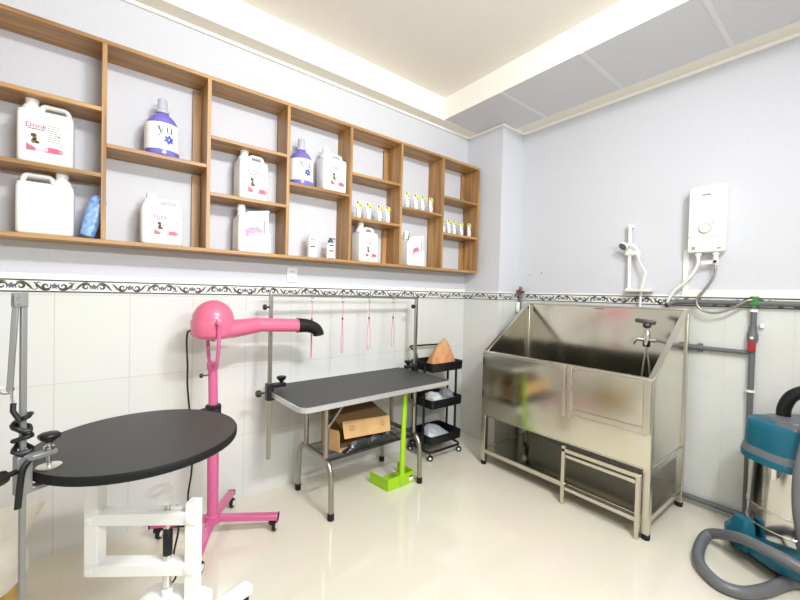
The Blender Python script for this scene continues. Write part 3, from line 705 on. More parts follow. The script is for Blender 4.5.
for y in (Y0-PW/2,Y1+PW/2): m.box((X0+PW,y-.019,ZP-.035),(X1-PW,y+.019,ZP)); 
m.box((X1-PW,Y1+PW,ZP-.035),(X1,Y0-PW,ZP)); m.box((X0,Y1+PW,ZP-.012),(X0+.03,Y0-PW,ZP)); m.build('upper_rail', 'steel', t, bevel=.003)
zs = .128
m = MB()
for y in (Y0-PW/2,Y1+PW/2): m.box((X0+PW,y-.016,zs-.034),(X1-PW,y+.016,zs))
m.box((X1-PW+.004,Y1+PW,zs-.034),(X1-.004,Y0-PW,zs)); m.box((X0+.004,Y1+PW,zs-.034),(X0+PW-.004,Y0-PW,zs)); m.build('lower_rail', 'steel', t, bevel=.003)
MB().box((X0+PW-.006,Y1+.02,zs-.006),(X1-PW+.006,Y0-.02,zs-.001)).build('lower_shelf', 'steel_tub', t)
m = MB(); m.lathe([(.02,0),(.02,.10)], (-.24,-.70,.32), 16); m.lathe([(.028,0),(.028,.05)], (-.24,-.70,.29), 16); m.tube(arc_path([(-.24,-.70,.30),(-.24,-.70,.235),(-.16,-.66,.225),(-.12,-.60,.22)], .03), .018, 12); m.bar((-.245,-.70,.31),(-.32,-.74,.30), .018, .014); m.build('drain_valve', 'black', t, bevel=.003)
m = MB(); m.bar((-.26,-.70,.265),(-.30,-.72,.262), .03, .03); m.lathe([(.019,0),(.019,.03)], (-.24,-.70,.255), 14); m.build('drain_pipe', 'chrome', t, bevel=.004)
m = MB(); m.keepn = True
for k in range(5): m.box((X1-.0312,-1.165-k*.012-.009,ZK-.016),(X1-.0302,-1.165-k*.012,ZK-.010))
m.box((X1-.0312,-1.233,ZK-.018),(X1-.0302,-1.226,ZK-.008))
m.bm.transform(Matrix.Translation((.0175,0,-.002))); m.build('maker_mark', 'lab_dark', t, smooth=False)

# pull-out step standing at the front of the tub
SX0, SX1, SYa, SYb, SH = -.735, -.712, -1.285, -1.725, .350
t = thing('step_frame', 'low square steel step frame standing in front of the tub', 'step', (-.72,-1.505,0))
for y,h in ((SYa,.385),(SYb,SH)):
    MB().box((SX0,y-.012,.002),(SX1,y+.012,h)).build('leg', 'steel', t, bevel=.002)
m = MB(); m.box((SX0,SYb-.012,SH-.002),(SX1,SYa+.012,SH+.022)); m.build('top_rail', 'steel', t, bevel=.003)
m = MB(); m.box((SX0+.004,SYb+.012,SH-.038),(SX1-.002,SYa-.012,SH-.016)); m.build('tread_rail', 'steel', t, bevel=.003)
m = MB(); m.box((SX0+.002,SYb+.012,.098),(SX1-.002,SYa-.012,.122)); m.build('bottom_rail', 'steel', t, bevel=.003)

# faucet inside the tub
t = thing('faucet', 'chrome faucet with cross handle and thin hoses inside the right end of the tub', 'faucet', (-.38,-1.64,1.10))
f0 = Vector((-.40,-1.632,1.105))
m = MB(); m.lathe([(.018,-.045),(.021,-.04),(.021,.04),(.017,.048),(.016,.07)], f0, 18); m.tube(arc_path([f0+Vector((0,0,.0)),f0+Vector((-.018,.055,.003)),f0+Vector((-.024,.070,-.022)),f0+Vector((-.025,.072,-.035))], .02), .013, 12); m.tube([f0,f0+Vector((.01,-.05,0))], .014, 12); m.build('body', 'chrome', t)
m = MB(); m.lathe([(.014,0),(.024,.012),(.024,.03),(.017,.034)], f0+Vector((0,0,.072)), 16); m.bar(f0+Vector((-.02,.062,.122)),f0+Vector((.015,-.045,.108)), .036, .026); m.build('handle', 'dark_handle', t, bevel=.008)
m = MB(); m.tube([f0+Vector((.01,-.05,0)),(-.385,Y1+.02,1.095)], .009, 10); m.build('supply_pipe', 'pvc', t)
for dx,dy in ((-.012,.03),(.012,-.04)): MB().tube(smooth_path([f0+Vector((0,0,-.045)),f0+Vector((dx*.4,dy*.4,-.16)),f0+Vector((dx,dy,-.42))]), .006, 8).build('hose', 'braid', t)

# ------------------------------------------------------------------ grooming table
GA = math.radians(2.2)
t = thing('grooming_table', 'long grooming table with black ribbed top, aluminium edge and bent tube legs', 'table', (-1.685,-.322,0), GA)
def rr_out(hx, hy, r, k=6):
    out = []
    for qx,qy,a in ((1,1,0),(-1,1,PI/2),(-1,-1,PI),(1,-1,1.5*PI)):
        for i in range(k+1): out.append((qx*(hx-r)+r*math.cos(a+PI/2*i/k), qy*(hy-r)+r*math.sin(a+PI/2*i/k)))
    return out
TZ = .725; HX, HY_ = .602, .302
def lb(nm, m, mt, par=None, **k): return m.build(nm, mt, par or t, world=False, **k)
lb('tabletop', MB().prism(rr_out(HX-.004,HY_-.004,.055), TZ-.024, TZ-.002, 'xy'), 'mat_rubber', bevel=.001)
m = MB(); o1, o2 = rr_out(HX,HY_,.06), rr_out(HX-.006,HY_-.006,.055)
m.rings([[Vector((x,y,z)) for x,y in oo] for oo,z in ((o1,TZ-.029),(o1,TZ-.001),(o2,TZ+.0008),(o2,TZ-.029))], 0, False, True); lb('edge_band', m, 'alu')
lb('rubber_mat', MB().prism(rr_out(HX-.008,HY_-.008,.052), TZ-.002, TZ+.0006, 'xy'), 'mat_rubber')
for sx in (-1,1):
    x = sx*.362; zb_ = .338
    m = MB(); m.tube(arc_path([(x,-.222,.03),(x,-.214,zb_-.06),(x,-.165,zb_),(x,.165,zb_),(x,.214,zb_-.06),(x,.222,.03)], .075, 7), .0165, 14); leg = lb('leg_frame', m, 'tube')
    for y in (-.222,.222): lb('foot', MB().lathe([(.0185,0),(.020,.003),(.020,.04),(.018,.042)], (x,y,0), 16), 'rubber', leg)
    for y in (-.145,.115):
        lb('upright', MB().tube([(x,y,zb_+.008),(x,y,TZ-.03)], .0160, 14), 'tube')
        lb('brace', MB().bar((x,y-.012,.535),(x-sx*.135,y-.012,TZ-.032), .012, .024, up=(0,1,0)), 'tube')
    lb('cross_brace', MB().bar((x,-.145,TZ-.034),(x,.115,TZ-.034), .025, .012), 'tube')
m = MB(); zsh = .318
for k in range(46):
    xx = -.345+k*.69/45; m.tube([(xx,-.150,zsh),(xx,.150,zsh)], .0028, 6)
for y in (-.150,-.05,.05,.150): m.tube([(-.36,y,zsh+.004),(.36,y,zsh+.004)], .0032, 6)
# raised wavy front lip of the basket
for k in range(46):
    xx = -.345+k*.69/45; m.tube([(xx,-.150,zsh),(xx,-.158,zsh+.018)], .0028, 6)
for yy,zz in ((-.158,zsh+.018),): m.tube([(-.36,yy,zz),(.36,yy,zz)], .0032, 6)
lb('wire_shelf', m, 'black_metal')
Tg = Matrix.Translation((-1.685,-.322,0)) @ Matrix.Rotation(GA,4,'Z')

# grooming arm with its two clamps (rail above the table)
t = thing('overhead_rail', 'steel overhead bar on two clamp posts with black clamps at the table ends', 'rail', (-1.70,-.21,.25))
PL, PR = Vector((-2.297,-.208,0)), Vector((-1.090,-.185,0))
MB().box((PL.x-.011,PL.y-.011,.305),(PL.x+.011,PL.y+.011,1.335)).build('post', 'tube', t, bevel=.002)
MB().box((PR.x-.011,PR.y-.011,.60),(PR.x+.011,PR.y+.011,1.318)).build('post', 'tube', t, bevel=.002)
m = MB(); m.bar((PL.x-.012,PL.y,1.331),(PR.x+.012,PR.y,1.327), .020, .018); m.build('crossbar', 'tube', t, bevel=.002)
for p,s in ((PL,1),(PR,-1)):
    m = MB(); m.box((p.x-.020,p.y-.024,.675),(p.x+.020,p.y+.024,.780)); m.box((min(p.x,p.x+s*.10),p.y-.022,.752),(max(p.x,p.x+s*.10),p.y+.022,.776)); m.box((min(p.x,p.x+s*.07),p.y-.020,.675),(max(p.x,p.x+s*.07),p.y+.020,.692)); c_ = m.build('clamp', 'black', t, bevel=.004)
    MB().lathe([(.006,0),(.006,.05)], (p.x+s*.075,p.y-.002,.730), 10).build('clamp_screw', 'chrome', c_)
    MB().lathe([(.008,0),(.010,.006),(.030,.028),(.032,.036),(.028,.040)], (p.x+s*.075,p.y-.002,.776), 8).build('clamp_knob', 'black', c_)
    if s > 0: MB().lathe([(.006,0),(.006,.028),(.020,.030),(.022,.045),(.018,.055)], (p.x-s*.026,p.y-.004,.725), 12, axis=(-s,0,0)).build('side_knob', 'black', c_)
    MB().lathe([(.006,0),(.006,.018),(.017,.020),(.018,.032),(.014,.038)], (p.x-.011,p.y-.006,1.255), 12, axis=(-1,0,0)).build('height_knob', 'black', t)
# pink loops hanging from the bar
NAMES = ['leftmost pink leash loop hanging from the steel bar, behind the dryer nozzle','second pink leash loop from the left hanging from the steel bar','third pink leash loop from the left hanging from the steel bar','rightmost pink leash loop hanging from the steel bar']
for i,(x,ln,op) in enumerate(((-2.020,.245,.004),(-1.785,.235,.010),(-1.558,.225,.020),(-1.330,.215,.019))):
    y = PL.y+(PR.y-PL.y)*(x-PL.x)/(PR.x-PL.x); zt_ = 1.331-.004*(x-PL.x)/1.22
    q = thing('leash_loop', NAMES[i], 'leash', (x,y,zt_), math.radians(20), 'pink leash loops on the steel bar')
    # the hook ring goes round the bar
    R = [Vector((0,.017*math.cos(a),.017*math.sin(a))) for a in (2*PI*k/18 for k in range(18))]
    MB().tube([Vector((0,p.y,p.z)) for p in R], .0022, 6, closed=True).build('hook', 'chrome', q, world=False)
    m = MB(); m.lathe([(.006,0),(.008,.004),(.008,.018),(.005,.024)], (0,0,-.043), 10); m.build('swivel', 'chrome', q, world=False)
    m = MB(); m.tube([(0,0,-.040),(.002,0,-.10),(0,0,-.155)], .0023, 8)
    lp = [(0,0,-.155),(op*.5,0,-.155-ln*.25),(op,0,-.155-ln*.62),(op*.8,0,-.155-ln),(0,0,-.155-ln-.012),(-op*.8,0,-.155-ln),(-op,0,-.155-ln*.62),(-op*.5,0,-.155-ln*.25)]
    m.tube(smooth_path(lp, 5, True), .0023, 8, closed=True); m.build('cord', 'leash', q, world=False)
    MB().lathe([(.005,0),(.006,.003),(.006,.016),(.005,.019)], (0,0,-.168), 10).build('slider', 'lab_dark', q, world=False)

# cardboard box and black film on the wire shelf
zw = .3255
BX = Matrix.Translation((-1.72,-.298,zw)) @ Matrix.Rotation(math.radians(4),4,'Z')
t = thing('cardboard_box', 'brown open cardboard box with raised flap under the grooming table', 'box', (-1.72,-.298,zw), math.radians(4))
bx, by, bh, th = .205, .112, .125, .004
m = MB()
m.box((-bx,-by,.001),(bx,by,.005),0); m.box((-bx,by-th,.005),(bx,by,bh+.09),0); m.box((-bx,-by,.005),(-bx+th,by-th,bh),0); m.box((bx-th,-by,.005),(bx,by-th,bh),0); m.box((-bx+th,-by,.005),(bx-th,-by+th,.022),0)
m.build('carton', 'card', t, world=False)
m = MB()     # tilted lid flap: roof slope plus hanging front
m.bar((0,by-.01,bh+.105),(0,-by-.005,bh+.045), .390, .004, 0, up=(0,0,1)); m.build('top_flap', 'card_in', t, world=False)
Tf = Matrix.Translation((.005,-by-.012,bh+.058)) @ Matrix.Rotation(math.radians(5),4,'Y') @ Matrix.Rotation(math.radians(-16),4,'X')
m = MB(); m.prism([(-.19,-.105),(.195,-.105),(.20,.002),(-.20,.002)], -.002, .002, 'xz', 0, Tf); fl = m.build('front_flap', 'card', t, world=False)
m = MB()
for u in (-.13,.13): m.lathe([(.013,0),(.016,0),(.016,.001),(.013,.001)], Tf @ Vector((u,-.0021,-.045)), 14, axis=Tf.to_3x3() @ Vector((0,-1,0)), cap=False)
m.build('printed_ring', 'lab_dark', fl, world=False)
m = MB(); m.bar((-bx-.004,-by,.075),(-bx-.035,-by+.10,.075), .003, .135, up=(0,0,1)); m.build('side_flap', 'card', t, world=False)
m = MB(); m.bar((bx+.004,-by+.05,.075),(bx+.065,-by+.12,.075), .003, .12, up=(0,0,1)); m.build('side_flap', 'card_in', t, world=False)
m = MB(); n = 34; k = 12; V = []
for i in range(n):
    row = []
    for j in range(k):
        u, v = i/(n-1), j/(k-1); e = min(1, 6*min(u,1-u,v,1-v)+.02)
        p = Vector((-1.895+u*.45, -.466+v*.050-.006*math.sin(u*9), zw+.004+(.075*e*(.6+.4*noise.noise(Vector((u*6,v*4,1))))+.016*abs(noise.noise(Vector((u*16,v*9,3))))*e)))
        row.append(m.bm.verts.new(p))
    V.append(row)
for i in range(n-1):
    for j in range(k-1): m.face([V[i][j],V[i+1][j],V[i+1][j+1],V[i][j+1]])
bm_lo = [m.bm.verts.new((v.co.x,v.co.y,zw+.001)) for v in [V[i][0] for i in range(n)]+[V[n-1][j] for j in range(1,k)]+[V[i][k-1] for i in range(n-2,-1,-1)]+[V[0][j] for j in range(k-2,0,-1)]]
loop = [V[i][0] for i in range(n)]+[V[n-1][j] for j in range(1,k)]+[V[i][k-1] for i in range(n-2,-1,-1)]+[V[0][j] for j in range(k-2,0,-1)]
for i in range(len(loop)): j = (i+1)%len(loop); m.face([loop[i],loop[j],bm_lo[j],bm_lo[i]])
m.face(bm_lo[::-1])
o = m.build('plastic_bag', 'black_bag', smooth=True, angle=75); tag(o, 'crumpled shiny black plastic bag lying before the cardboard box', 'bag'); rebase(o, (-1.55,-.44,zw))

# ------------------------------------------------------------------ lime dustpan
t = thing('dustpan', 'lime green long handled dustpan standing on the floor before the grooming table', 'dustpan', (-1.462,-.365,0), math.radians(2))
hx, hy, dh = .118, .13, .078
m = MB()
m.prism([(-hx-.02,hy*0+.055),(hx-.0,hy*0+.055),(hx,-hy),(-hx,-hy)], .001, .005, 'xy')
m.prism([(-hx,-hy-.004),(hx,-hy-.004),(hx,-hy),(-hx,-hy)], .001, dh, 'xy')
m.prism([(hx-.004,-hy),(hx,-hy),(hx,.05),(hx-.004,.05)], .001, dh, 'xy')
m.prism([(-hx,-hy),(-hx+.004,-hy),(-hx-.016,hy*0+.055),(-hx-.020,hy*0+.055)], .001, dh, 'xy')
m.build('pan', 'lime', t, world=False, bevel=.0012)
m = MB(); m.tube([(-hx-.020,.055,dh),(-hx,-hy-.002,dh),(hx,-hy-.002,dh),(hx,.05,dh)], .006, 8); m.build('rim', 'lime', t, world=False)
m = MB(); m.bar((.008,-hy-.002,.012),(.008,-hy-.002,.09), .044, .018, up=(0,1,0)); m.build('handle_socket', 'lime', t, world=False, bevel=.003)
m = MB(); m.tube([(.008,-hy+.0,.06),(.022,-hy+.012,.35),(.040,-hy+.02,.685)], .0145, 14, radii=[.0225,.0200,.0175], flat=.75, up=(1,0,0)); m.build('handle', 'lime', t, world=False)
MB().box((.075,-hy-.0055,.020),(.108,-hy-.0042,.045)).build('sticker', 'lab_white', t, world=False)
MB().box((.075,-hy-.0055,.045),(.108,-hy-.0042,.055)).build('sticker_band', 'lab_dark', t, world=False)

# ------------------------------------------------------------------ black rolling trolley
TX0, TX1, TY0, TY1 = -1.035, -.675, -.348, -.055
t = thing('rolling_trolley', 'black three tier metal trolley on casters between grooming table and column', 'trolley', (-.855,-.20,0))
for z0 in (.725,.425,.130):
    m = MB(); cxt, cyt, hx, hy = (TX0+TX1)/2, (TY0+TY1)/2, (TX1-TX0)/2, (TY1-TY0)/2
    T = Matrix.Translation((cxt,cyt,0)); hh = .070
    m.loft([(z0,hx-.010,hy-.010,.02,0,0),(z0+.006,hx-.004,hy-.004,.024,0,0),(z0+hh,hx,hy,.028,0,0),(z0+hh+.003,hx,hy,.028,0,0),(z0+hh+.003,hx-.006,hy-.006,.024,0,0),(z0+.010,hx-.010,hy-.010,.02,0,0)], T=T); m.build('tray', 'black_metal', t)
for x in (TX0-.006,TX1+.006):
    for y in (-.255,-.155): MB().tube([(x,y,.075),(x,y,.782)], .0105, 12).build('post', 'black_metal', t)
m = MB(); m.tube(arc_path([(TX0-.006,-.155,.78),(TX0-.006,-.155,.86),(TX0-.006,-.052,.905),(TX0+.03,-.045,.907),(TX1-.03,-.045,.902),(TX1+.006,-.07,.90),(TX1+.006,-.155,.86),(TX1+.006,-.155,.78)], .035), .0075, 10); m.build('handle', 'black_metal', t)
m = MB(); m.tube(arc_path([(TX0+.03,-.335,.075),(TX1-.03,-.335,.075),(TX1+.006,-.30,.075),(TX1+.006,-.08,.075),(TX1-.03,-.05,.075),(TX0+.03,-.05,.075),(TX0-.006,-.08,.075),(TX0-.006,-.30,.075),(TX0+.03,-.335,.075)], .02), .0095, 10); m.build('base_ring', 'black_metal', t)
for x in (TX0+.012,TX1-.012):
    for y in (-.320,-.065):
        c_ = MB().lathe([(.006,.045),(.006,.07),(.012,.07)], (x,y,0), 10).lathe([(.013,-.009),(.023,-.008),(.024,-.002),(.024,.002),(.023,.008),(.013,.009)], (x+.008,y,.0245), 18, axis=(.75,.65,0)).build('caster', 'black', t)
        MB().lathe([(.011,-.011),(.012,0),(.011,.011)], (x+.008,y,.0245), 14, axis=(.75,.65,0)).build('wheel_hub', 'white', c_)
# bags on the trays
def peaked_bag(name, c, hx, hy, h, apex, mt, seed, n=44, m_=16, waist=.55):
    m = MB(); R = []
    for j in range(m_+1):
        v = j/m_; ring = []
        for i in range(n):
            a = 2*PI*i/n; s = (1-v)**waist*(1-.0*v)+.045*v
            s *= 1+.10*noise.noise(Vector((math.cos(a)*3.2,math.sin(a)*3.2,v*2+seed)))+(.012+.05*v)*math.sin(a*7+seed+2*v)+.05*noise.noise(Vector((math.cos(a)*7,math.sin(a)*7,v*5+seed)))
            q = Vector((hx*math.cos(a)*s+apex[0]*v, hy*math.sin(a)*s+apex[1]*v, h*(v**.9)))
            if j: q.z += .006*noise.noise(q*40)
            ring.append(Vector(c)+q)
        R.append(ring)
    return m.rings(R).build(name, mt, angle=80)
bag_o = o = peaked_bag('plastic_bag', (-.805,-.20,.737), .150, .110, .240, (.035,0), 'orange_bag', 3, waist=.78); tag(o, 'knotted translucent orange plastic bag on the top tray of the trolley', 'bag'); rebase(o, (-.80,-.20,.737))
def blob(name, c, sc, mt, seed, amp=.25):
    m = MB(); n, k = 36, 20; R = []
    for j in range(k+1):
        ph = PI*j/k; ring = []
        for i in range(n):
            a = 2*PI*i/n; d = Vector((math.sin(ph)*math.cos(a), math.sin(ph)*math.sin(a), -math.cos(ph)))
            r = 1+amp*noise.noise(d*2.2+Vector((seed,0,0)))+amp*.5*noise.noise(d*5+Vector((0,seed,0)))
            p = Vector((d.x*sc[0]*r, d.y*sc[1]*r, max(-.5,d.z*r)*sc[2]+.5*sc[2])); ring.append(Vector(c)+p)
        R.append(ring)
    return m.rings(R).build(name, mt, angle=80)
blob('contents', (-.805,-.20,.741), (.105,.075,.060), 'orange', 4, .2).parent = bag_o
bpy.data.objects['contents'].matrix_parent_inverse = Matrix.Translation((.80,.20,-.737))
o = blob('plastic_bag', (-.905,-.215,.437), (.090,.085,.055), 'white_bag', 2); tag(o, 'crumpled white plastic bag on the left of the middle tray', 'bag'); rebase(o, (-.905,-.215,.437))
o = blob('plastic_bag', (-.745,-.215,.437), (.055,.070,.065), 'clear_bag', 9, .3); tag(o, 'clear crumpled plastic bag on the right of the middle tray', 'bag'); rebase(o, (-.745,-.215,.437))
o = peaked_bag('plastic_bag', (-.850,-.205,.142), .140, .110, .100, (-.05,.03), 'grey_bag', 6, waist=.6); tag(o, 'greyish translucent plastic bag filling the bottom tray of the trolley', 'bag'); rebase(o, (-.85,-.205,.142))

# ------------------------------------------------------------------ pink stand dryer
DXc, DYc = -2.632, -.314
t = thing('stand_dryer', 'pink pet hair dryer on a tall four legged rolling stand', 'dryer', (DXc,DYc,0))
def W(x,y,z): return Vector((DXc+x,DYc+y,z))
pole = MB().tube([W(0,0,.085),W(-.006,0,.70)], .0290, 20).build('stand_pole', 'pink_dark', t)
MB().tube([W(-.006,0,.70),W(-.012,0,.955)], .0235, 20).build('upper_pole', 'pink_dark', t)
for i,(x,y) in enumerate(((.301,-.150),(.160,.255),(-.262,.165),(-.128,-.272))):
    d = Vector((x,y,0)).normalized()
    l = MB().bar(W(0,0,.105), W(x*1.02,y*1.02,.080), .040, .030).build('leg', 'pink_dark', t, bevel=.004)
    e = Vector((x,y,0))
    e1 = e*1.02; e2 = e1+d*.006
    MB().bar(W(e1.x,e1.y,.080), W(e2.x,e2.y,.0795), .041, .031).build('end_cap', 'black', l)
    c_ = MB().lathe([(.007,0),(.007,.022)], W(x*.93,y*.93,.046), 10).bar(W(x*.93-.016,y*.93,.052),W(x*.93+.016,y*.93,.048), .030, .020).lathe([(.014,-.010),(.026,-.009),(.0275,-.003),(.0275,.003),(.026,.009),(.014,.010)], W(x*.93+.012,y*.93-.004,.0275), 20, axis=(.72,-.55,0)).build('caster', 'black', l)
    MB().lathe([(.013,-.0115),(.016,-.011),(.016,.011),(.013,.0115)], W(x*.93+.012,y*.93-.004,.0275), 16, axis=(.72,-.55,0)).build('wheel_hub', 'white', c_)
MB().lathe([(.034,0),(.038,.004),(.038,.05),(.034,.054)], W(0,0,.075), 20).build('hub', 'pink_dark', t)
m = MB(); m.lathe([(.034,0),(.040,.004),(.040,.050),(.034,.056)], W(-.006,0,.675), 18); m.bar(W(-.03,-.01,.700),W(-.095,-.02,.690), .04, .042); m.lathe([(.014,0),(.02,.01),(.02,.03),(.014,.036)], W(-.006,-.036,.70), 12, axis=(0,-1,0)); m.build('height_clamp', 'black', t, bevel=.005)
m = MB(); m.lathe([(.004,0),(.004,.030),(.011,.031),(.012,.042),(.008,.046)], W(-.030,-.004,.895), 12, axis=(-1,0,0)); m.build('lock_screw', 'black', t)
TH = math.radians(1); ua = Vector((math.cos(TH),math.sin(TH),0)); na = Vector((-math.sin(TH),math.cos(TH),0))
hc = W(-.012,0,1.175)
m = MB()
m.tube(arc_path([hc+na*.122+Vector((0,0,.012)), hc+na*.118+Vector((0,0,-.13)), hc+na*.085+Vector((0,0,-.222)), hc-na*.085+Vector((0,0,-.222)), hc-na*.118+Vector((0,0,-.13)), hc-na*.122+Vector((0,0,.012))], .035), .0100, 12, up=ua); m.lathe([(.028,0),(.030,.004),(.030,.035),(.026,.04)], W(-.012,0,.925), 18); m.build('yoke', 'pink_dark', t)
for s in (1,-1): MB().lathe([(.010,0),(.017,.002),(.019,.010),(.017,.020),(.008,.024)], hc+na*s*.118+Vector((0,0,.012)), 10, axis=na*s).build('pivot_knob', 'pink', t)
m = MB(); RH = .108
m.lathe([(.050,-.086),(.075,-.082),(RH-.006,-.068),(RH,-.058),(RH+.002,.010),(RH-.001,.016)], hc, 36); m.build('motor_housing', 'pink', t)
m = MB(); m.lathe([(RH-.004,.012)]+[(max(.001,(RH-.004)*math.cos(a)), .012+.112*math.sin(a)) for a in (PI/2*i/9 for i in range(1,10))], hc, 36); m.build('dome', 'pink', t)
MB().lathe([(.012,0),(.012,.012),(.007,.014)], hc+Vector((.0,0,-.086)), 12, axis=(0,0,-1)).build('bottom_screw', 'pink_dark', t)
def ring_at(d_, ry, rz_, dz=0, n=24): 
    c = hc+ua*d_+Vector((0,0,dz-.062*d_)); return [c+na*ry*math.cos(2*PI*k/n)+Vector((0,0,rz_*math.sin(2*PI*k/n))) for k in range(n)]
m = MB(); m.rings([ring_at(.02,.094,.052,-.034),ring_at(.10,.082,.051,-.029),ring_at(.17,.062,.048,-.017),ring_at(.225,.048,.045,-.006),ring_at(.245,.044,.043,-.004)]); m.build('outlet_cone', 'pink', t)
m = MB(); m.rings([ring_at(.24,.040,.040,-.003),ring_at(.47,.0405,.0405,.0),ring_at(.474,.044,.044,.0),ring_at(.484,.044,.044,.0),ring_at(.487,.041,.041,.0)]); m.build('air_tube', 'pink', t)
pts = [hc+ua*d_+Vector((0,0,z-.062*d_)) for d_,z in ((.478,0),(.51,.001),(.55,-.001),(.585,-.010),(.610,-.024),(.622,-.043),(.626,-.058))]
m = MB(); m.tube(smooth_path(pts,4), .035, 20, radii=[.0465-.011*min(1,i/18) for i in range(len(smooth_path(pts,4)))], up=na); m.build('nozzle', 'black', t)
cab = [hc-ua*.104+na*.03+Vector((0,0,-.04)), hc-ua*.118+na*.03+Vector((0,0,-.050)), (-2.764,-.275,1.06),(-2.757,-.265,.95),(-2.755,-.255,.85),(-2.745,-.25,.73),(-2.735,-.25,.60),(-2.745,-.26,.45),(-2.790,-.27,.415),(-2.815,-.275,.435),(-2.79,-.28,.475),(-2.735,-.27,.45),(-2.730,-.26,.36),(-2.742,-.24,.22),(-2.72,-.20,.09),(-2.73,-.16,.022),(-2.80,-.10,.007)]
MB().tube(smooth_path(cab,6), .0048, 8).build('power_cord', 'black', t)

# ------------------------------------------------------------------ round lifting table
RC = Vector((-2.9985,-.988,0)); RR = .2935; RZ = .85
t = thing('round_grooming_table', 'round black topped grooming table on a white lifting frame', 'table', (RC.x,RC.y,0))
m = MB(); m.lathe([(RR-.006,RZ-.026),(RR,RZ-.022),(RR,RZ-.004),(RR-.003,RZ)], RC, 72); m.build('tabletop', 'round_rubber', t)
m = MB(); m.lathe([(RR-.001,RZ-.0262),(RR+.0012,RZ-.022),(RR+.0012,RZ-.004),(RR-.002,RZ+.0006)], RC, 72, cap=False); m.build('edge_band', 'edge_black', t)
fd = Vector((.783,-.622,0)); fn = Vector((.622,.783,0))           # along the frame, and away from the camera
fa = Vector((-3.141,-.835,0)); LN = .352; dep = .046
def fb(u0,u1,z0,z1,v0=0,v1=dep):
    Tf_ = Matrix(((fd.x,fn.x,0,fa.x),(fd.y,fn.y,0,fa.y),(0,0,1,0),(0,0,0,1))); return MB().box((u0,v0,z0),(u1,v1,z1),0,Tf_)
fb(-.024,.024,.325,.822).build('upper_post', 'white_metal', t, bevel=.004)
fb(-.12,.30,.800,.824,-.02,.10).build('top_plate', 'white_metal', t, bevel=.003)
fb(LN-.018,LN+.022,.10,.600,.0,dep).build('lower_post', 'white_metal', t, bevel=.004)
TT = Matrix(((fd.x,fn.x,0,fa.x),(fd.y,fn.y,0,fa.y),(0,0,1,0),(0,0,0,1)))
for za,zb2,zn in ((.532,.546,'lift_link'),(.348,.366,'lift_link')):
    m = MB(); w_ = .043; x0_,x1_ = .026,LN-.026
    y0_, y1_ = -.004, dep+.004
    if za > .5:
        # top link has a long slot for the gas strut
        sl0, sl1 = .185, .305
        def q(u0,u1,v0,v1): m.prism([(u0,za-w_/2+(zb2-za)*u0/LN),(u1,za-w_/2+(zb2-za)*u1/LN),(u1,za+w_/2+(zb2-za)*u1/LN),(u0,za+w_/2+(zb2-za)*u0/LN)], v0, v1, 'xz', 0, TT)
        q(-.018,LN+.020,y0_,y0_+.022); q(-.018,LN+.020,y1_-.022,y1_); q(.026,sl0,y0_+.022,y1_-.022); q(sl1,x1_,y0_+.022,y1_-.022)
    else:
        m.prism([(-.018,za-w_/2),(LN+.02,zb2-w_/2),(LN+.02,zb2+w_/2),(-.018,za+w_/2)], y0_, y1_, 'xz', 0, TT)
    lk = m.build(zn, 'white_metal', t, bevel=.003)
    for u,z in ((0,za),(LN,zb2)): MB().lathe([(.014,0),(.014,.004),(.008,.006)], TT @ Vector((u,y0_-.001,z)), 16, axis=-fn).build('pivot_bolt', 'white_metal', lk)
st = TT @ Vector((.262,dep*.5,0))
MB().tube([st+Vector((0,0,.585)),st+Vector((0,0,.46))], .0075, 12).build('strut_rod', 'chrome', t)
m = MB(); m.lathe([(.012,0),(.0155,.002),(.0155,.088),(.011,.094)], st+Vector((0,0,.400)), 18); m.lathe([(.009,0),(.009,.02)], st+Vector((0,0,.53)), 12); m.build('gas_strut', 'black', t)
MB().lathe([(.0130,0),(.0140,.002),(.0140,.12)], st+Vector((0,0,.285)), 16).build('strut_cylinder', 'chrome', t)
MB().lathe([(.016,0),(.018,.004),(.018,.022),(.012,.026)], st+Vector((0,0,.252)), 14).build('strut_mount', 'white_metal', t)
MB().tube(smooth_path([st+Vector((.03,.02,.56)),st+Vector((.036,.02,.47)),st+Vector((.022,.02,.38)),st+Vector((.03,.02,.30)),st+Vector((.02,.03,.27))]), .0035, 8).build('strut_cable', 'black', t)
m = MB(); m.prism([(.145,.05),(.40,.05),(.40,.235),(.345,.252),(.190,.252),(.165,.235)], -.035, dep+.035, 'xz', 0, TT); m.build('base_column', 'white_metal', t, bevel=.006)
bc = TT @ Vector((.27,dep/2,0))
for a in (-8,82,172,262):
    d = Vector((math.cos(math.radians(a+40)),math.sin(math.radians(a+40)),0)); e = bc+d*.37
    if a == -8: e = Vector((-2.600,-.868,0)); d = (e-Vector((bc.x,bc.y,0))).normalized()
    l = MB().bar(bc+Vector((0,0,.085)), e+Vector((0,0,.060)), .050, .040).build('base_leg', 'white_metal', t, bevel=.004)
    e2 = e-d*.03
    MB().lathe([(.02,0),(.024,.004),(.024,.036),(.018,.042)], (e2.x,e2.y,0), 16).build('foot', 'rubber', l)

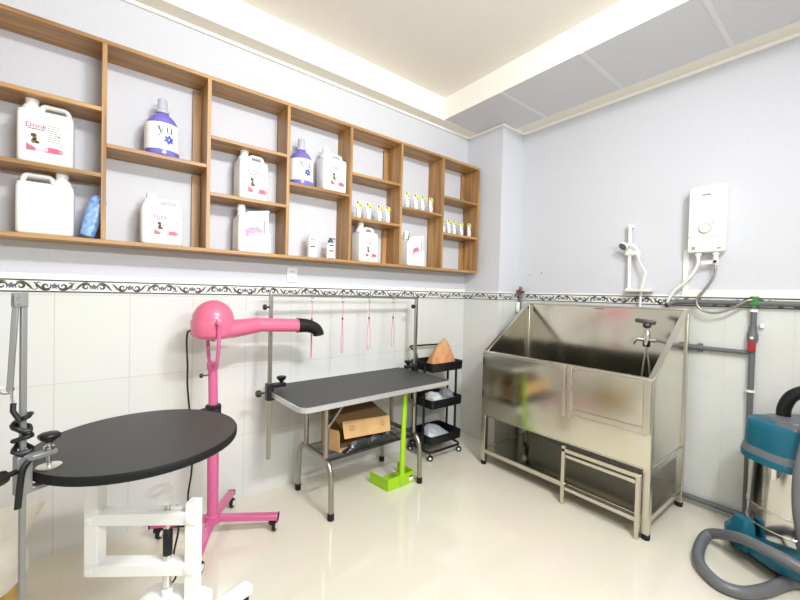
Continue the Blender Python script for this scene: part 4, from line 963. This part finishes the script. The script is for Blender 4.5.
# clamp post with folded arm on the round table
t = thing('clamp_post', 'grey clamp post with folded arm and black strap at the edge of the round table', 'post', (-3.276,-1.136,.86))
cp = Vector((-3.276,-1.136,0)); rad = Vector((.86,.48,0)).normalized(); rad = (Vector((-3.222,-1.108,0))-cp).normalized(); sd = Vector((-rad.y,rad.x,0))
TC = Matrix(((rad.x,sd.x,0,cp.x),(rad.y,sd.y,0,cp.y),(0,0,1,0),(0,0,0,1)))
MB().box((-.0064,-.0064,.22),(.0064,.0064,1.336),0,TC).build('post', 'grey_arm', t, bevel=.002)
m = MB(); m.box((-.022,-.0092,1.300),(.0066,-.0066,1.338),0,TC); m.box((-.022,.0066,1.300),(.0066,.0092,1.338),0,TC); m.build('hinge_plate', 'grey_arm', t, bevel=.002)
m = MB()
for z in (1.308,1.326): m.lathe([(.003,0),(.003,.002)], TC @ Vector((-.014,-.0092,z)), 10, axis=-sd)
m.build('rivet', 'chrome', t)
MB().bar(TC @ Vector((-.0145,0,1.33)), TC @ Vector((-.026,0,1.080)), .0125, .0125).build('folded_arm', 'grey_arm', t, bevel=.002)
m = MB(); R0 = TC @ Vector((-.032,0,1.085)); m.tube([R0+Vector((.014*math.cos(a)*rad.x,.014*math.cos(a)*rad.y,.010*math.sin(a))) for a in (2*PI*k/14 for k in range(14))], .002, 6, closed=True); m.tube(smooth_path([TC @ Vector((-.025,-.006,1.085)),TC @ Vector((-.024,-.006,1.06)),TC @ Vector((-.020,-.008,1.045))]), .003, 8); m.build('snap_hook', 'chrome', t)
m = MB(); pts = [TC @ Vector((-.022,-.008,1.05)), TC @ Vector((-.024,-.012,1.03)), TC @ Vector((-.014,-.018,1.005))]
turns = 5.2
for i in range(int(turns*14)):
    a = -2.2+i*2*PI/14; z = 1.005-.100*i/(turns*14); z += .013*math.sin(i*.31)
    pts.append(TC @ Vector(((.0165+.003*math.sin(i*1.3))*math.cos(a),(.0165+.003*math.sin(i*1.3))*math.sin(a),z)))
m.tube(pts, .0062, 8); m.build('strap', 'black', t)
# clamp
m = MB(); m.box((-.016,-.014,.800),(.0165,.014,.905),0,TC); m.box((-.005,-.013,.884),(.072,.013,.898),0,TC); m.box((-.005,-.013,.800),(.055,.013,.814),0,TC); m.build('clamp', 'grey_arm', t, bevel=.003)
sp = TC @ Vector((.056,0,0))
MB().lathe([(.0055,0),(.0055,.070)], (sp.x,sp.y,.854), 12).build('clamp_screw', 'chrome', t)
MB().lathe([(.009,0),(.012,.002),(.012,.010),(.007,.012)], (sp.x,sp.y,.898), 12).build('screw_nut', 'chrome', t)
MB().lathe([(.027,0),(.028,.001),(.028,.003),(.025,.004)], (sp.x,sp.y,.8508), 28).build('pressure_disc', 'tin', t)
MB().lathe([(.009,0),(.014,.008),(.022,.012),(.025,.018),(.025,.024),(.021,.027)], (sp.x,sp.y,.918), 8).build('knob', 'black', t, bevel=.002)
m = MB(); m.lathe([(.007,0),(.007,.022),(.016,.026),(.018,.034),(.018,.048),(.013,.052)], TC @ Vector((-.016,-.010,.868)), 10, axis=TC.to_3x3() @ Vector((-1,-.35,0))); m.build('side_knob', 'black', t)
m = MB(); m.tube(smooth_path([TC @ Vector((.006,-.021,.892)),TC @ Vector((-.008,-.023,.872)),TC @ Vector((-.014,-.024,.83)),TC @ Vector((-.018,-.024,.775))]), .008, 10, flat=.7); m.build('lever', 'black', t)

# ------------------------------------------------------------------ sack at the left edge
t = thing('feed_sack', 'golden sack half covered by a cream canvas bag at the left edge', 'sack', (-3.575,-.42,0), math.radians(4))
def sack(m, secs, n=40, seed=0, amp=.014):
    R = []
    for z,hx,hy,cx_ in secs:
        ring = []
        for i in range(n):
            a = 2*PI*i/n; c_, s_ = math.cos(a), math.sin(a); p = 2/3.2
            q = Vector((cx_+hx*math.copysign(abs(c_)**p,c_), hy*math.copysign(abs(s_)**p,s_), z)); q += Vector((c_,s_,0))*amp*noise.noise(Vector((q.x*9,q.y*9,z*8+seed))); ring.append(q)
        R.append(ring)
    return m.rings(R)
sack(MB(), ((0,.19,.12,0),(.03,.21,.14,0),(.12,.215,.145,0),(.21,.20,.13,0),(.24,.17,.10,0))).build('sack', 'gold_sack', t, world=False)
sack(MB(), ((.175,.200,.140,0),(.21,.228,.155,.0),(.30,.222,.135,0),(.37,.225,.105,.010),(.43,.250,.055,.015),(.455,.262,.020,.018)), seed=5, amp=.02).build('canvas_bag', 'canvas', t, world=False)
m = MB(); m.tube(smooth_path([(.03,-.13,.36),(.06,-.142,.385),(.10,-.132,.39),(.13,-.13,.345)]), .011, 8, flat=.4); m.build('carry_strap', 'grey_plastic', t, world=False)

# ------------------------------------------------------------------ wet and dry vacuum
VC = Vector((-.285,-2.285,0))
t = thing('vacuum_cleaner', 'teal and steel wet and dry vacuum cleaner with grey hose on the floor', 'vacuum cleaner', (VC.x,VC.y,0))
va = math.radians(-38); vu = Vector((math.cos(va),math.sin(va),0)); vn = Vector((-math.sin(va),math.cos(va),0))    # right and away as the camera sees it
TV = Matrix(((vu.x,vn.x,0,VC.x),(vu.y,vn.y,0,VC.y),(0,0,1,0),(0,0,0,1)))
m = MB(); m.loft([(.048,.205,.205,.12,0,0),(.056,.222,.222,.13,0,0),(.098,.222,.222,.13,0,0),(.118,.205,.205,.13,0,0),(.126,.19,.19,.13,0,0)], k=8, T=TV); base = m.build('base', 'teal', t)
m = MB(); m.loft([(.060,.034,.055,.02,-.215,.04),(.18,.030,.050,.02,-.212,.04),(.212,.024,.040,.018,-.208,.04),(.218,.016,.030,.015,-.206,.04)], T=TV); m.build('base_lug', 'teal', t)
m = MB(); m.loft([(.02,.05,.15,.03,-.13,0),(.055,.06,.16,.03,-.13,0)], T=TV); m.build('under_skid', 'black', t)
for (u,v) in ((-.165,-.135),(.165,-.135),(-.165,.135),(.165,.135)):
    p = TV @ Vector((u,v,0)); MB().lathe([(.024,-.016),(.032,-.012),(.034,0),(.032,.012),(.024,.016)], (p.x,p.y,.034), 20, axis=vu).build('caster', 'rubber', t)
RD = .170
m = MB(); m.lathe([(RD-.03,.118),(RD-.006,.124),(RD,.140),(RD,.190),(RD+.004,.194),(RD+.004,.200),(RD,.204),(RD,.285),(RD+.004,.289),(RD+.004,.296),(RD,.300),(RD,.52),(RD+.003,.524),(RD+.003,.530)], VC, 44); m.build('drum', 'chrome', t)
m = MB(); m.loft([(.525,.182,.182,.15,0,0),(.530,.192,.192,.16,0,0),(.560,.192,.192,.16,0,0),(.566,.186,.186,.15,0,0)], k=9, T=TV); m.build('drum_collar', 'teal', t)
m = MB(); m.loft([(.562,.188,.188,.15,0,0),(.575,.186,.186,.15,0,0),(.598,.180,.180,.15,0,0)], k=9, T=TV); m.build('grey_band', 'grey_plastic', t)
m = MB(); m.loft([(.596,.178,.178,.15,0,0),(.62,.176,.176,.14,0,0),(.70,.168,.168,.12,0,0),(.728,.160,.160,.11,0,0),(.735,.150,.150,.10,0,0)], k=9, T=TV); m.build('motor_head', 'teal', t)
m = MB(); m.loft([(.732,.045,.06,.02,-.085,-.07),(.745,.040,.055,.02,-.085,-.07)], T=TV); m.loft([(.732,.120,.10,.04,.04,.02),(.752,.110,.09,.04,.04,.02)], T=TV); m.build('head_top', 'grey_plastic', t)
m = MB(); m.tube(smooth_path([TV @ Vector(p) for p in ((-.05,-.12,.750),(-.02,-.10,.765),(.04,-.09,.768),(.09,-.08,.752))]), .016, 12, flat=.7); m.build('carry_handle', 'black', t)
m = MB(); m.box((-.060,-.1815,.585),(.0,-.172,.592),0,TV @ Matrix.Rotation(-.25,4,'Z')); m.build('vent_slot', 'black', t)
m = MB(); m.prism([(.045,.665),(.085,.672),(.082,.718),(.055,.715),(.046,.70)], -.1765,-.150, 'xz', 0, TV); m.build('sticker', 'mint', t, bevel=.002)
m = MB(); m.tube(smooth_path([TV @ Vector(p) for p in ((-.112,-.166,.715),(-.095,-.171,.675),(-.055,-.176,.648),(.0,-.177,.637),(.05,-.177,.630))]), .0035, 8); m.build('raised_line', 'teal_light', t)
for a in (-2.75,-.6):
    p = TV @ Vector((.186*math.cos(a),.186*math.sin(a),0)); MB().bar((p.x,p.y,.47),(p.x,p.y,.55), .022, .014).build('latch', 'chrome', t, bevel=.003)
ip = TV @ Vector((.035,-RD,.36)); m = MB(); m.lathe([(.038,0),(.040,.01),(.040,.035),(.032,.04)], ip, 20, axis=-vn); m.build('inlet', 'black', t)
m = MB(); m.tube(smooth_path([TV @ Vector(p) for p in ((.02,.08,.735),(.020,.075,.80),(.035,.05,.868),(.075,.0,.910),(.115,-.06,.918))],6), .030, 18); m.build('hose_elbow', 'black', t)
hp = [TV @ Vector((.10,-.04,.919)),TV @ Vector((.135,-.10,.905)),(-.475,-2.365,.84),(-.545,-2.352,.72),(-.600,-2.337,.58),(-.612,-2.340,.42),(-.592,-2.360,.27),(-.56,-2.375,.15),(-.49,-2.395,.06),(-.455,-2.375,.032),(-.54,-2.305,.029),(-.694,-2.248,.029),(-.800,-2.185,.029),(-.818,-2.100,.029),(-.720,-2.010,.029),(-.560,-1.975,.032),(-.440,-1.985,.055),(-.470,-2.065,.105),(-.535,-2.145,.150),(-.595,-2.235,.170),(-.615,-2.30,.170),(-.62,-2.36,.16)]
hs = smooth_path(hp, 14)
# resample evenly so that the ribs are regular
ev = [hs[0]]; acc = 0
for a,b in zip(hs, hs[1:]):
    L_ = (b-a).length; pos = 0
    while acc+L_-pos >= .0075:
        pos += .0075-acc; acc = 0; ev.append(a+(b-a)*(pos/L_))
    acc += L_-pos
MB().tube(ev, .025, 16, radii=[.0270 if i%2 else .0250 for i in range(len(ev))]).build('hose', 'hose_grey', t)

# ------------------------------------------------------------------ lamps of the room, plus an added fill light (behind and above the viewer)
def lamp_thing(lab, c, size, energy, rot, rz=0):
    t = thing('tube_lamp', lab, 'lamp', c, rz); return t
def area(name, loc, tgt, sx, sy, e, spread=PI, col=(.95,.98,1.02)):
    L_ = bpy.data.lights.new(name, 'AREA'); L_.shape = 'RECTANGLE'; L_.size = sx; L_.size_y = sy; L_.energy = e; L_.color = col; L_.spread = spread
    o = bpy.data.objects.new(name, L_); COL.objects.link(o); o.location = loc
    o.rotation_euler = (Vector(tgt)-Vector(loc)).to_track_quat('-Z','Y').to_euler(); return o
area('wall_tube_light', (-2.35,YF+.08,2.12), (-2.35,0,2.2), 1.1, .08, 33, 2.65)
area('ceiling_tube_light', (-1.95,-3.05,H-.05), (-2.1,-1.0,1.0), .5, .12, 43, 2.7) 
area('added_floor_fill', (-2.6,-2.8,H-.05), (-1.6,-2.1,0), 1.0, .2, 34)  # added fill with no known fixture, brightens the floor and the right side
wd = bpy.data.worlds.new('world'); SC.world = wd; wd.use_nodes = True
wd.node_tree.nodes['Background'].inputs[0].default_value = (.9,.92,1,1); wd.node_tree.nodes['Background'].inputs[1].default_value = .3

SC.view_settings.view_transform = 'Standard'; SC.view_settings.look = 'None'; SC.view_settings.exposure = 0.05; SC.view_settings.gamma = 1; SC.view_settings.use_curve_mapping = False
SC.cycles.max_bounces = 10; SC.cycles.diffuse_bounces = 6; SC.cycles.glossy_bounces = 3; SC.cycles.transmission_bounces = 6
